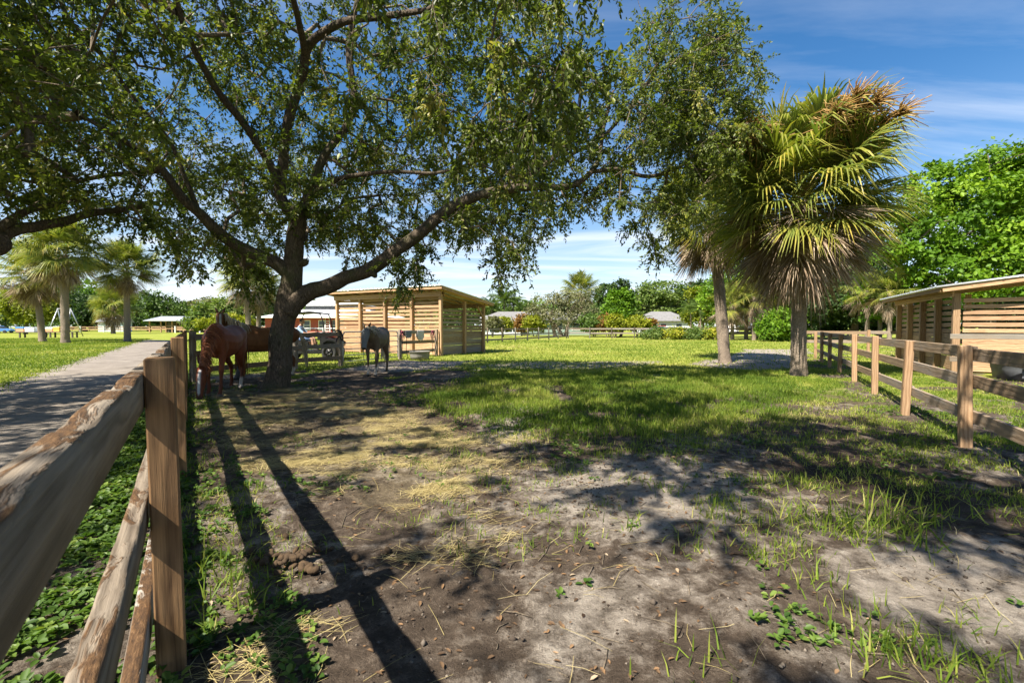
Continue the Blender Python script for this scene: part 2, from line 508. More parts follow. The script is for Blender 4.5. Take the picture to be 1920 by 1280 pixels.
M['glass'] = m_plain('window glass', (0.05, 0.065, 0.08), 0.08, 0, 0.1)
M['blue'] = m_plain('blue plastic', (0.08, 0.22, 0.50), 0.5, 0, 0.08)
M['orange'] = m_plain('peach plastic', (0.62, 0.30, 0.16), 0.5, 0, 0.08)
M['amber'] = m_plain('amber plastic', (0.65, 0.40, 0.07), 0.5, 0, 0.08)
M['grey_cloth'] = m_plain('grey mesh cloth', (0.17, 0.18, 0.19), 0.8, 0, 0.15, 30)
M['pale_cloth'] = m_plain('pale cloth', (0.50, 0.48, 0.47), 0.85, 0, 0.2, 30)
M['magenta'] = m_plain('crimson webbing', (0.32, 0.03, 0.08), 0.7, 0, 0.2, 30)
M['rope'] = m_plain('black rope', (0.02, 0.02, 0.022), 0.8, 0, 0.2)
# ------------------------------------------------------------------ ground
LF = lambda y: -0.71 * y - 0.11                 # line of the near (left) fence posts
def px_poly(pts): return np.array([G(*p)[:2] for p in pts])
LUSH = px_poly([(790, 748), (830, 724), (920, 705), (1100, 699), (1300, 692), (1430, 697), (1490, 720), (1510, 770), (1440, 800), (1340, 815), (1230, 838), (1100, 832), (960, 816), (850, 778)])
DIRT = np.concatenate([px_poly([(352, 705), (440, 702), (560, 697), (640, 690), (700, 680), (770, 677), (860, 690), (900, 701), (800, 742), (850, 782), (970, 822), (1100, 842), (1240, 850), (1350, 820), (1450, 806), (1520, 792), (1580, 800), (1640, 832), (1760, 905), (1920, 985)]), np.array([[4.2, 1.6], [4.2, -4], [0.5, -4], [-0.05, 0.0], [-0.05, 1.0]])])
SAND = [px_poly([(880, 686), (1000, 678), (1240, 676), (1250, 682), (1100, 690), (900, 694)]),
        px_poly([(1365, 668), (1400, 655), (1520, 654), (1520, 664), (1480, 690), (1420, 697), (1290, 682)]),
        px_poly([(650, 690), (760, 676), (890, 676), (860, 688), (700, 700)]),
        px_poly([(1000, 900), (1150, 860), (1380, 870), (1430, 960), (1250, 1010), (1040, 960)]),
        px_poly([(1560, 1030), (1900, 1010), (2200, 1240), (1900, 1250), (1650, 1130)]),
        px_poly([(880, 1130), (1060, 1060), (1200, 1120), (1100, 1290), (930, 1290)]),
        px_poly([(880, 780), (960, 760), (1000, 800), (930, 860), (820, 850)])]
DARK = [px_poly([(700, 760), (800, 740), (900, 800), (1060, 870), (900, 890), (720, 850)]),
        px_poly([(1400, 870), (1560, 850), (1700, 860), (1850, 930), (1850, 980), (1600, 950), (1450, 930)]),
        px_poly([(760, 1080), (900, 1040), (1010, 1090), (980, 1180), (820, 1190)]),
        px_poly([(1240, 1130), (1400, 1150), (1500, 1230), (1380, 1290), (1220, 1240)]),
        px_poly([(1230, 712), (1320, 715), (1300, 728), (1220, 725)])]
HAY = [px_poly([(375, 735), (560, 728), (760, 760), (860, 800), (1000, 830), (980, 900), (860, 950), (700, 960), (560, 900), (430, 860), (380, 800)]),
       px_poly([(470, 1120), (600, 1100), (660, 1200), (620, 1290), (440, 1290)]),
       px_poly([(700, 960), (860, 940), (960, 1000), (900, 1060), (760, 1040)])]
RSTRIP = px_poly([(1490, 690), (1560, 720), (1640, 780), (1760, 870), (1930, 950), (2300, 1000), (2300, 760), (1750, 640), (1530, 660)])
PATHW = 3.4
def path_edges(y):
    """near and far edge of the lane beside the left fence"""
    return LF(y) - 0.95 - 0.010 * y, LF(y) - 0.95 - PATHW - 0.006 * y
def in_path(x, y, m=0.0):
    a, b = path_edges(y)
    return (x < a + m) & (x > b - m) & (y > -30) & (y < 47)
def gz(x, y):
    x = np.asarray(x, float); y = np.asarray(y, float)
    d = np.sqrt(x * x + y * y)
    f = 1 - sstep(18, 32, d)
    a, b = path_edges(y)
    fl = np.clip(sstep(0, 0.7, x - a) + sstep(0, 0.7, b - x), 0, 1)
    z = (fbm(x * 0.8, y * 0.8, None, 3, 3) - 0.5) * 0.09 + (fbm(x * 5, y * 5, None, 9, 3) - 0.5) * 0.035
    cl = np.clip(fbm(x * 13, y * 13, None, 29, 2) - 0.62, 0, 1) * 0.11 * (1 - sstep(7, 12, d))
    return (z + cl) * f * fl
def gzs(x, y): return float(gz(np.array([x]), np.array([y]))[0])
def masks(x, y):
    """grass cover, sand, dark soil, hay, all 0..1"""
    n1 = fbm(x * 0.9 + 5, y * 0.9, None, 21, 4); n2 = fbm(x * 2.7, y * 2.7 + 9, None, 33, 3)
    w = (n1 - 0.5) * 1.5 + (n2 - 0.5) * 0.7
    g = np.ones_like(x)
    dd = poly_sd(x, y, DIRT) + w * 0.8
    g = np.where(dd < 0.35, sstep(-0.25, 0.35, dd), g)
    patch = sstep(0.585, 0.68, fbm(x * 1.3 + 40, y * 1.3, None, 55, 4)) * 0.75
    patch *= sstep(3.0, 4.6, np.hypot(x, y))
    g = np.maximum(g, patch * (1 - 0.8 * sstep(0.3, -0.3, poly_sd(x, y, HAY[0]))))
    l = sstep(0.25, -0.45, poly_sd(x, y, LUSH) + w * 0.7)
    g = np.maximum(g, l)
    rs = sstep(0.2, -0.5, poly_sd(x, y, RSTRIP))
    bare = sstep(0.54, 0.63, fbm(x * 1.1 + 3, y * 1.1 + 70, None, 77, 4))
    g = g * (1 - rs * bare * 0.75)
    s = np.zeros_like(x)
    for i, p in enumerate(SAND):
        m = sstep(0.5, -0.4, poly_sd(x, y, p) + w * 0.8)
        s = np.maximum(s, m)
        if i < 3: g = g * (1 - (0.5, 0.8, 0.85)[i] * m)
        else: g = g * (1 - 0.6 * m)
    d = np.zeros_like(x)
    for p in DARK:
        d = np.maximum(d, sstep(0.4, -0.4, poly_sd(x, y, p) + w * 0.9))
    s = np.clip(s * 0.78 + (sstep(0.5, 0.64, n1) * 0.42), 0, 1) * (1 - 0.8 * d)
    h = np.zeros_like(x)
    for p in HAY:
        h = np.maximum(h, sstep(0.3, -0.4, poly_sd(x, y, p) + w * 0.6))
    return np.clip(g, 0, 1), s, d, h, l

def axis(pieces):
    out = [pieces[0][0]]
    for a, b, st in pieces:
        n = max(1, int(round((b - a) / st)))
        out += list(np.linspace(a, b, n + 1)[1:])
    return np.array(out)
def grow_axis(a, b, st, k):
    out = []; v = a
    while v < b:
        out.append(v); v += st; st *= k
    return out + [b]
xs = axis([(-14, -7, 0.16), (-7, 7, 0.065), (7, 16, 0.16)])
xs = np.concatenate([-np.array(grow_axis(14, 900, 0.3, 1.22))[::-1][:-1], xs, np.array(grow_axis(16, 900, 0.3, 1.22))[1:]])
ys = axis([(-4, 0.6, 0.3), (0.6, 7, 0.055), (7, 14, 0.1), (14, 26, 0.25)])
ys = np.concatenate([[-120, -50, -20, -9], ys, np.array(grow_axis(26, 1500, 0.4, 1.2))[1:]])
XX, YY = np.meshgrid(xs, ys)
X, Y = XX.ravel(), YY.ravel()
nx, ny = len(xs), len(ys)
gi = (np.arange(ny - 1)[:, None] * nx + np.arange(nx - 1)[None, :]).ravel()
gme = mk_mesh('ground', np.stack([X, Y, gz(X, Y)], -1), np.stack([gi, gi + 1, gi + nx + 1, gi + nx], -1), None, True)
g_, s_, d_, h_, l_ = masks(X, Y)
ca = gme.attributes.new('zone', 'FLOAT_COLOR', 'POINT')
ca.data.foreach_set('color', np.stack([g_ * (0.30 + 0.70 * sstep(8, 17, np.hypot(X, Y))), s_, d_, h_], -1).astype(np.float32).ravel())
def m_ground():
    s = NT('paddock ground')
    at = s.n('ShaderNodeAttribute', attribute_name='zone')
    sep = s.n('ShaderNodeSeparateColor'); s.l(at.outputs['Color'], sep.inputs[0])
    g, sa, dk, hy = sep.outputs[0], sep.outputs[1], sep.outputs[2], at.outputs['Alpha']
    v = s.geo().outputs['Position']
    nf = s.math('ADD', s.math('MULTIPLY', s.noise(v, 38, 8, 0.8), 0.55), s.math('MULTIPLY', s.noise(v, 150, 4, 0.7), 0.45)); nm = s.noise(v, 6, 9, 0.74, 0.15); nl = s.noise(v, 1.1, 5, 0.6); nh = s.noise(v, 0.22, 4, 0.55)
    soil = s.ramp(s.math('ADD', s.math('MULTIPLY', nm, 0.6), s.math('MULTIPLY', nf, 0.4)), [(0.34, (0.026, 0.019, 0.014)), (0.5, (0.092, 0.069, 0.052)), (0.64, (0.225, 0.178, 0.138))])
    sand = s.ramp(s.math('ADD', s.math('MULTIPLY', nm, 0.5), s.math('MULTIPLY', nf, 0.5)), [(0.35, (0.085, 0.07, 0.056)), (0.5, (0.28, 0.24, 0.20)), (0.64, (0.50, 0.44, 0.375))])
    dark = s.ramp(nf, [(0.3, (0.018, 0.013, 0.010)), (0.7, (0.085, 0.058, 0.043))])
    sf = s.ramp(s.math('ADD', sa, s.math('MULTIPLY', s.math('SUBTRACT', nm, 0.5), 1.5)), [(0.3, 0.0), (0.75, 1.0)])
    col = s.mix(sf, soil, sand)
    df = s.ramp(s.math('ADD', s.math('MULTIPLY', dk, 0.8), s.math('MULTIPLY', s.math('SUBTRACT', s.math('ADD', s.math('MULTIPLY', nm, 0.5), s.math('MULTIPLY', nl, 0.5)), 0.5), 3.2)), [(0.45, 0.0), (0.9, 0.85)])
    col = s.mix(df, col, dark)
    hf = s.ramp(s.math('ADD', hy, s.math('MULTIPLY', s.math('SUBTRACT', nm, 0.5), 1.8)), [(0.5, 0.0), (1.1, 0.32)])
    hw = s.noise(s.mapping(v, (10, 60, 30)), 1.0, 4, 0.7, 2.0)
    col = s.mix(hf, col, s.ramp(hw, [(0.35, (0.07, 0.055, 0.035)), (0.65, (0.36, 0.29, 0.16))]))
    gr = s.ramp(s.math('ADD', s.math('MULTIPLY', nf, 0.45), s.math('ADD', s.math('MULTIPLY', nl, 0.3), s.math('MULTIPLY', nh, 0.3))), [(0.34, (0.085, 0.115, 0.016)), (0.5, (0.19, 0.222, 0.034)), (0.62, (0.30, 0.305, 0.062)), (0.75, (0.42, 0.375, 0.13))])
    gf = s.ramp(s.math('ADD', g, s.math('MULTIPLY', s.math('SUBTRACT', s.math('ADD', s.math('MULTIPLY', nm, 0.6), s.math('MULTIPLY', nf, 0.4)), 0.5), 1.5)), [(0.42, 0.0), (0.72, 1.0)])
    col = s.mix(gf, col, gr)
    hgt = s.math('ADD', s.math('MULTIPLY', nf, 0.5), nm)
    s.bsdf(col, 0.95, 0, s.bump(hgt, 1.0, 0.06), 0.1)
    return s.m
ground = link('ground', gme, m_ground(), kind='structure')

# the lane beside the fence
def m_path():
    s = NT('worn lane')
    v = s.geo().outputs['Position']
    nf = s.noise(v, 45, 6, 0.7); nm = s.noise(v, 1.6, 6, 0.65, 0.4)
    f = s.math('ADD', s.math('MULTIPLY', nf, 0.4), s.math('MULTIPLY', nm, 0.6))
    col = s.ramp(f, [(0.3, (0.10, 0.083, 0.067)), (0.5, (0.20, 0.172, 0.145)), (0.7, (0.31, 0.275, 0.235))])
    s.bsdf(col, 0.92, 0, s.bump(s.math('ADD', nf, nm), 0.4, 0.02), 0.15)
    return s.m
py_ = np.concatenate([np.linspace(-25, 0, 30), np.linspace(0.1, 20, 160), np.linspace(20.3, 46, 60)])
V = []; F = []
for i, y in enumerate(py_):
    a, b = path_edges(y)
    a += float(fbm(np.array([y * 2.1]), np.array([3.0]), None, 5, 3)[0] - 0.5) * 0.45 + random.uniform(-.07, .07)
    b += float(fbm(np.array([y * 2.1]), np.array([8.0]), None, 6, 3)[0] - 0.5) * 1.0 + random.uniform(-.12, .12)
    for t in np.linspace(0, 1, 7): V.append((a + (b - a) * t, y, 0.006 + 0.03 * math.sin(math.pi * t)))
for i in range(len(py_) - 1):
    for j in range(6): F.append((i * 7 + j, i * 7 + j + 1, i * 7 + j + 8, i * 7 + j + 7))
F = np.array(F)[:, ::-1]
path = link('path', mk_mesh('path', V, F, None, True), m_path(), kind='structure')

# ------------------------------------------------------------------ fences
def plank_mesh(name, L, h, t, seed, erode=0.012, seg=None):
    """weathered board, length along x, crumbling upper edge"""
    n = seg or max(8, int(L / 0.05))
    x = np.linspace(-L / 2, L / 2, n + 1)
    e = sstep(0.53, 0.62, fbm(x * 2.2, np.full_like(x, seed * 3.1), None, seed, 4)) * erode
    jit = (fbm(x * 16, np.full_like(x, seed + 0.5), None, seed + 4, 3) - 0.5) * (0.002 + e * 0.9)
    cut = e + np.abs(jit)
    sag = (fbm(x * 0.8, np.full_like(x, seed + 7.7), None, seed + 8, 2) - 0.5) * 0.012
    rows = []
    ys_ = [-t / 2, -t / 2, -t * 0.36, 0, t * 0.36, t / 2, t / 2]
    for k, yy in enumerate(ys_):
        if k == 0 or k == 6: z = np.full_like(x, -h / 2) + sag
        else:
            j2 = (fbm(x * 22, np.full_like(x, seed + k * 1.7), None, seed + 20 + k, 2) - 0.5) * (0.001 + e * 1.5)
            top = h / 2 - cut * (1.0 if k in (2, 3, 4) else 0.8) - (0.004 if k in (1, 5) else 0) + j2
            z = top + sag
        rows.append(np.stack([x, np.full_like(x, yy) + sag * 0.6, z], -1))
    V = np.stack(rows, 1).reshape(-1, 3); K = len(ys_)
    i = np.arange(n)[:, None] * K; j = np.arange(K)[None, :]; jn = (j + 1) % K
    Q = np.stack([i + j, i + K + j, i + K + jn, i + jn], -1).reshape(-1, 4)
    e0 = np.array([[0, 6, 5, 1]]); ee = np.array([[1, 5, 4, 2]])
    o = n * K
    T = np.array([[2, 4, 3], [o + 2, o + 3, o + 4]])
    Q = np.concatenate([Q, e0[:, ::1], ee, o + e0[:, ::-1], o + ee[:, ::-1]])
    return mk_mesh(name, V, [Q, T])
def fence(name, label, pts, zs, post_h, mat_p, mat_r, side=1.0, rail_h=0.14, rail_t=0.04, post_w=0.1, rng_tilt=0.02, group=None, skip_first=False, lean=None, rail_over=0.0):
    """posts at pts; rails run behind them (side = +1 left of travel, -1 right)"""
    pts = [np.array(p, float)[:2] for p in pts]
    t = thing(name, label, 'fence', (*pts[0], 0), 0, group)
    o0 = pts[0]
    rr = random.Random(hash(label) % 1000 if False else len(label) * 7)
    for i, p in enumerate(pts):
        if skip_first and i == 0: continue
        d = pts[min(i + 1, len(pts) - 1)] - pts[max(i - 1, 0)]
        hh = post_h + rr.uniform(-0.02, 0.03)
        ob = box('post', t, (hh + 0.12, post_w, post_w), (p[0] - o0[0], p[1] - o0[1], hh / 2 - 0.06), mat_p, bev=0.007)
        tx, ty = rr.uniform(-rng_tilt, rng_tilt), rr.uniform(-rng_tilt, rng_tilt)
        if lean and i in lean: tx, ty = lean[i]
        up = Vector((tx, ty, 1)).normalized()
        ax = Vector((d[0], d[1], 0)).normalized()
        yv = up.cross(ax).normalized(); zv = up.cross(yv)
        ob.rotation_euler = Matrix((up, yv, zv)).transposed().to_euler()
    for i in range(len(pts) - 1):
        a, b = pts[i] - o0, pts[i + 1] - o0
        d = unit(b - a); nrm = np.array([-d[1], d[0]]) * side
        off = nrm * (post_w / 2 + rail_t / 2 + 0.003)
        for z in zs:
            z1, z2 = z + rr.uniform(-0.015, 0.015), z + rr.uniform(-0.015, 0.015)
            aa = a - d * (0.02 + (rail_over if i == 0 else -0.023)); bb = b + d * 0.02
            beam('rail', t, (*(aa + off), z1 - rail_h / 2), (*(bb + off), z2 - rail_h / 2), rail_t, rail_h, mat_r, 0.005)
    return t

# left fence beside the camera: posts on the paddock side, rails on the lane side
LD = unit(np.array([-0.71, 1.0])); LN = np.array([-LD[1], LD[0]])      # LN points to the lane
lf = thing('board_fence', 'weathered three-rail board fence beside the lane, crumbling top rail nearest the camera', 'fence', (LF(1.84), 1.84, 0))
lo0 = np.array([LF(1.84), 1.84])
lp = [lo0 + LD * s for s in (-2.9, 0, 2.95, 5.7, 8.5, 11.55)]
for i, p in enumerate(lp):
    w = 0.098 if i == 1 else 0.1
    hh = 1.275 if i == 1 else (1.30 if i == 2 else 1.27)
    ob = box('post', lf, (hh + 0.15, 0.115, w), (p[0] - lo0[0], p[1] - lo0[1], hh / 2 - 0.075), M['wood_nearpost'], bev=0.006)
    yaw = math.atan2(LD[1], LD[0])
    up = Vector((-0.016 if i == 1 else 0.0, 0.0, 1)).normalized(); ax = Vector((LD[0], LD[1], 0))
    yv = up.cross(ax).normalized(); zv = up.cross(yv)
    ob.rotation_euler = Matrix((up, zv * -1, yv)).transposed().to_euler()
yaw = math.atan2(LD[1], LD[0])
for k, (ztop, h) in enumerate(((1.222, 0.142), (0.735, 0.14), (0.27, 0.14))):
    for s0, s1, sd in ((-2.9, 2.95, 1), (2.955, 8.5, 2), (8.505, 11.6, 3)):
        me = plank_mesh('rail', s1 - s0, h, 0.052, sd * 5 + k * 2 + 3, 0.013 if sd == 1 else 0.006)
        c = LD * (s0 + s1) / 2 + LN * (0.058 + 0.030)
        link('rail', me, M['wood_near'], lf, (c[0], c[1], ztop - h / 2), (0, 0, yaw))

cx, cy = lp[-1]
p447 = G(447, 708)[:2]; gl = G(638, 686)[:2]; gr_ = G(750, 674)[:2]
bf_pts = [np.array([cx + 0.12, cy + 0.1]), p447 + np.array([-0.1, 0.25]), p447 * 0.48 + gl * 0.52 + np.array([-0.12, 0.1]), gl]
fence('board_fence', 'board fence behind the two brown horses, from the corner to the metal gate', bf_pts, (1.20, 0.80, 0.38), 1.24, M['wood_fence'], M['wood_fence'], side=-1, post_w=0.115)
sc0 = G(827, 667)[:2]
fence('board_fence', 'short board fence joining the gate to the slatted shelter, hung with horse tack', [gr_, sc0 + np.array([-0.2, -0.12])], (1.22, 0.78, 0.36), 1.27, M['wood_fence'], M['wood_fence'], side=1, post_w=0.12)
rf = [np.array([4.03, 3.09]) + np.array([0.4815, 0.8765]) * 2.37 * i for i in range(9)]
fence('board_fence', 'pale three-rail board fence running along the right side of the paddock', rf, (1.165, 0.845, 0.445), 1.19, M['wood_post'], M['wood_fence'], side=-1, post_w=0.105, lean={1: (-0.035, 0.0), 2: (0.05, 0.01), 3: (-0.01, 0)})
e_ = rf[-1]
fence('board_fence', 'weathered rails beyond the right fence leading to the far shelter', [e_ + np.array([0.25, 1.2]), e_ + np.array([2.6, 0.4]), e_ + np.array([5.0, -0.4]), e_ + np.array([7.4, -1.2])], (1.2, 0.8), 1.24, M['wood_post'], M['wood_fence'], side=1)
ff0 = np.array([-4.6, 35.4]); ff1 = np.array([6.5, 54.0])
nf = 9
fence('board_fence', 'grey board fence crossing the far meadow just right of the slatted shelter', [ff0 + (ff1 - ff0) * i / nf for i in range(nf + 1)], (1.22, 0.72, 0.3), 1.28, M['wood_grey'], M['wood_grey'], side=1, rail_t=0.05)
g0 = np.array([6.7, 54.1]); g1 = np.array([28.5, 47.6])
fence('board_fence', 'dark grey old board fence along the far side of the meadow before the shrubs', [g0 + (g1 - g0) * i / 9 for i in range(10)], (1.22, 0.72), 1.32, M['wood_dark'], M['wood_grey'], side=1, rail_t=0.05, rng_tilt=0.04, rail_h=0.17)
fence('board_fence', 'pale board fence far off on the left behind the palms and the white shed', [np.array([-112 + 5.4 * i, 112 + 0.4 * i]) for i in range(8)], (1.35, 0.8), 1.5, M['white'], M['wood_post'], side=1, rail_h=0.24, rail_t=0.08, post_w=0.2)
fence('board_fence', 'pale board fence far off in front of the open brown pavilion', [np.array([-74 + 5.4 * i, 100.0]) for i in range(6)], (1.35, 0.8), 1.5, M['white'], M['wood_post'], side=1, rail_h=0.24, rail_t=0.08, post_w=0.2)
fence('rail_fence', 'white rail fence in front of the red barn', [np.array([-32 + 2.6 * i, 52.0]) for i in range(6)], (1.25, 0.75), 1.3, M['white'], M['white'], side=1, rail_h=0.1, rail_t=0.05, post_w=0.09)

# metal gate between the two posts
ga = gl + unit(gr_ - gl) * 0.14; gb = gr_ - unit(gr_ - gl) * 0.14
gt = thing('metal_gate', 'galvanised six-bar tube gate beside the slatted shelter', 'gate', (*ga, 0))
L = np.linalg.norm(gb - ga); gd = unit(gb - ga)
def gp(s, z): return (gd[0] * s, gd[1] * s, z)
tube_obj('frame', gt, smooth_path([gp(0, 0.12), gp(0, 0.7), gp(0.0, 1.05), gp(0.06, 1.16), gp(0.18, 1.2), gp(L * 0.5, 1.2), gp(L - 0.18, 1.2), gp(L - 0.06, 1.16), gp(L, 1.05), gp(L, 0.7), gp(L, 0.12)], 60), 0.023, M['galv'])
for z in (0.14, 0.36, 0.58, 0.80, 1.0):
    tube_obj('bar', gt, [gp(0, z), gp(L / 2, z - 0.004), gp(L, z)], 0.018, M['galv'], 6)
for s in (L * 0.34, L * 0.67): tube_obj('brace', gt, [gp(s, 0.14), gp(s, 0.7), gp(s, 1.2)], 0.012, M['galv'], 6)
tube_obj('latch_chain', gt, [gp(L, 0.9), (gd[0] * L + 0.08, gd[1] * L - 0.05, 0.86), gp(L + 0.16, 0.93)], 0.012, M['rope'], 6)

# ------------------------------------------------------------------ slatted run-in shelters
def frame_at(o, u):
    """Empty basis: x along u"""
    return math.atan2(u[1], u[0])
def slat_wall(t, a, b, zlist, h, mat, n_out, th=0.028, off=0.07, jit=0.010):
    """boards between posts a and b (local xy) at heights zlist (bottom), set behind the post faces"""
    a = np.array(a, float); b = np.array(b, float)
    o = -np.array(n_out) * off
    for z in zlist:
        j = random.uniform(-jit, jit)
        p, q = a + o, b + o
        z0, z1 = z + h / 2 + random.uniform(-jit, jit), z + h / 2 + random.uniform(-jit, jit)
        beam('board', t, (p[0], p[1], z0), (q[0], q[1], z1), th, h + random.uniform(-0.004, 0.004), mat, 0.004)

su = unit(G(640, 659.5)[:2] - sc0)                  # along the front, to the left
st = thing('run_in_shelter', 'open slatted timber shelter with sloping metal roof beside the gate', 'shelter', (*sc0, 0), math.atan2(su[1], su[0]))
SL = 7.25; SDp = 3.7
# local: x along the front (to the left in the picture), y = -depth (back) because of the turn; back is local -y
fx = [SL * i / 4 for i in range(5)]
HF, HB = 2.92, 2.42
for i, x in enumerate(fx):
    box('post', st, (HF + 0.1, 0.15, 0.15), (x, 0, HF / 2 - 0.05), M['wood_post'], rot=(0, -math.pi / 2, 0))
for i, x in enumerate(fx):
    if i in (0, 2, 4): box('post', st, (HB + 0.1, 0.15, 0.15), (x, -SDp, HB / 2 - 0.05), M['wood_post'], rot=(0, -math.pi / 2, 0))
for x in (0, SL):
    hm = (HF + HB) / 2
    box('post', st, (hm + 0.1, 0.15, 0.15), (x, -SDp * 0.52, hm / 2 - 0.05), M['wood_post'], rot=(0, -math.pi / 2, 0))
solid = [0.03 + 0.143 * k for k in range(9)]
slats = [1.345 + 0.192 * k for k in range(8)]
for i in range(4):
    slat_wall(st, (fx[i] + (0.0 if i else 0.08), 0), (fx[i + 1], 0), solid, 0.141, M['wood_new'], (0, 1), off=0.095)
    slat_wall(st, (fx[i] + (0.0 if i else 0.08), 0), (fx[i + 1], 0), slats, 0.122, M['wood_new'], (0, 1), off=0.095)
for x, s in ((0, -1), (SL, 1)):
    for y0, y1 in ((-0.12, -SDp * 0.52), (-SDp * 0.52, -SDp + 0.02)):
        slat_wall(st, (x, y0), (x, y1), solid, 0.141, M['wood_fence'], (s, 0), off=0.095)
        slat_wall(st, (x, y0), (x, y1), slats[:5], 0.122, M['wood_fence'], (s, 0), off=0.095)
beam('header', st, (-0.12, 0.1, HF + 0.02), (SL + 0.12, 0.1, HF + 0.02), 0.05, 0.24, M['wood_new'])
beam('header', st, (-0.12, -0.11, HF + 0.02), (SL + 0.12, -0.11, HF + 0.02), 0.05, 0.24, M['wood_post'])
beam('header', st, (-0.12, -SDp, HB + 0.1), (SL + 0.12, -SDp, HB + 0.1), 0.06, 0.2, M['wood_post'])
slope = (HF - HB) / SDp
def rz_(y): return HF + 0.17 + slope * y
for k in range(11):
    x = -0.05 + (SL + 0.1) * k / 10
    beam('rafter', st, (x, 0.42, rz_(0.42) + 0.045), (x, -SDp - 0.4, rz_(-SDp - 0.4) + 0.045), 0.045, 0.14, M['wood_new'])
for y in (0.44, -SDp - 0.42):
    beam('fascia', st, (-0.42, y, rz_(y) + 0.06), (SL + 0.42, y, rz_(y) + 0.06), 0.035, 0.13, M['wood_new'])
for x in (-0.40, SL + 0.40):
    beam('fascia', st, (x, 0.40, rz_(0.40) + 0.055), (x, -SDp - 0.38, rz_(-SDp - 0.38) + 0.055), 0.035, 0.13, M['wood_new'])
beam('knee_brace', st, (0, -SDp + 0.07, HB - 0.5), (0, -SDp + 0.62, HB + 0.06), 0.09, 0.09, M['wood_post'])
beam('knee_brace', st, (SL, -SDp + 0.07, HB - 0.5), (SL, -SDp + 0.62, HB + 0.06), 0.09, 0.09, M['wood_post'])
def roof_panel(t, x0, x1, ya, za, yb, zb, mat, rib=0.23, th=0.035):
    """ribbed sheet metal, ribs run from a to b, closed slab"""
    n = int((x1 - x0) / rib)
    prof = []
    for k in range(n):
        a = x0 + (x1 - x0) * k / n; w = (x1 - x0) / n
        prof += [(a, 0), (a + w * 0.68, 0), (a + w * 0.76, 0.028), (a + w * 0.92, 0.028)]
    prof.append((x1, 0))
    prof = np.array(prof); m = len(prof)
    V = []
    for (y, z) in ((ya, za), (yb, zb)):
        V += [(p[0], y, z + th + p[1]) for p in prof]; V += [(p[0], y, z) for p in prof]
    F = []
    for i in range(m - 1):
        F += [(i, i + 1, 2 * m + i + 1, 2 * m + i), (m + i + 1, m + i, 3 * m + i, 3 * m + i + 1), (i + 1, i, m + i, m + i + 1), (2 * m + i, 2 * m + i + 1, 3 * m + i + 1, 3 * m + i)]
    F += [(0, 2 * m, 3 * m, m), (m - 1, 2 * m - 1, 4 * m - 1, 3 * m - 1)]
    return link('roof_panel', mk_mesh('roof_panel', V, np.array(F)), mat, t)
for k in range(8):
    x0 = -0.46 + (SL + 0.92) * k / 8; x1 = -0.46 + (SL + 0.92) * (k + 1) / 8
    roof_panel(st, x0 + 0.002, x1 - 0.002, 0.50, rz_(0.50) + 0.128, -SDp - 0.48, rz_(-SDp - 0.48) + 0.128, M['metal_roof'])

# the shelter on the right
rc = G(1789, 697)[:2]
ru = np.array([0.48, 0.877]); ru = ru / np.linalg.norm(ru)      # along the low wall, away from the camera
rt = thing('run_in_shelter', 'slatted timber shelter behind the right fence, roof rising to the right', 'shelter', (*rc, 0), math.atan2(ru[1], ru[0]))
RL, RW = 6.6, 4.4                                               # local x along low wall; local -y to the right (rising)
H0 = 2.42; rs_ = 0.135
rx = [RL * i / 4 for i in range(5)]
for x in rx: box('post', rt, (H0 + 0.1, 0.16, 0.16), (x, 0, H0 / 2 - 0.05), M['wood_post'], rot=(0, -math.pi / 2, 0))
for y in (-RW / 2, -RW):
    for x in (0, RL):
        h = H0 - rs_ * y
        box('post', rt, (h + 0.1, 0.16, 0.16), (x, y, h / 2 - 0.05), M['wood_post'], rot=(0, -math.pi / 2, 0))
rsol = [0.03 + 0.143 * k for k in range(8)]
rsl = [1.21 + 0.185 * k for k in range(6)]
for i in range(4):
    slat_wall(rt, (rx[i], 0), (rx[i + 1], 0), rsol, 0.141, M['wood_post'], (0, 1), off=0.1)
    slat_wall(rt, (rx[i], 0), (rx[i + 1], 0), rsl, 0.122, M['wood_post'], (0, 1), off=0.1)
for y0, y1 in ((-0.16, -RW / 2), (-RW / 2, -RW)):
    slat_wall(rt, (0, y0), (0, y1), rsol, 0.141, M['wood_new'], (-1, 0), off=0.0)
    slat_wall(rt, (0, y0), (0, y1), [1.21 + 0.185 * k for k in range(6)], 0.122, M['wood_new'], (-1, 0), off=0.0)
beam('header', rt, (-0.1, 0.105, H0 + 0.0), (RL + 0.1, 0.105, H0 + 0.0), 0.05, 0.22, M['wood_new'])
beam('header', rt, (-0.1, -RW - 0.1, H0 + rs_ * RW), (RL + 0.1, -RW - 0.1, H0 + rs_ * RW), 0.05, 0.22, M['wood_new'])
def rz2(y): return H0 + 0.14 - rs_ * y
for k in range(9):
    x = -0.05 + (RL + 0.1) * k / 8
    beam('rafter', rt, (x, 0.45, rz2(0.45)), (x, -RW - 0.5, rz2(-RW - 0.5)), 0.045, 0.14, M['wood_new'])
for x in (-0.5, RL + 0.5):
    beam('fascia', rt, (x, 0.46, rz2(0.46) + 0.02), (x, -RW - 0.5, rz2(-RW - 0.5) + 0.02), 0.035, 0.15, M['wood_new'])
beam('fascia', rt, (-0.48, 0.50, rz2(0.5) + 0.02), (RL + 0.48, 0.50, rz2(0.5) + 0.02), 0.03, 0.12, M['wood_new'])
for k in range(7):
    x0 = -0.56 + (RL + 1.12) * k / 7; x1 = -0.56 + (RL + 1.12) * (k + 1) / 7
    roof_panel(rt, x0 + 0.002, x1 - 0.002, 0.58, rz2(0.58) + 0.092, -RW - 0.6, rz2(-RW - 0.6) + 0.092, M['metal_roof'])
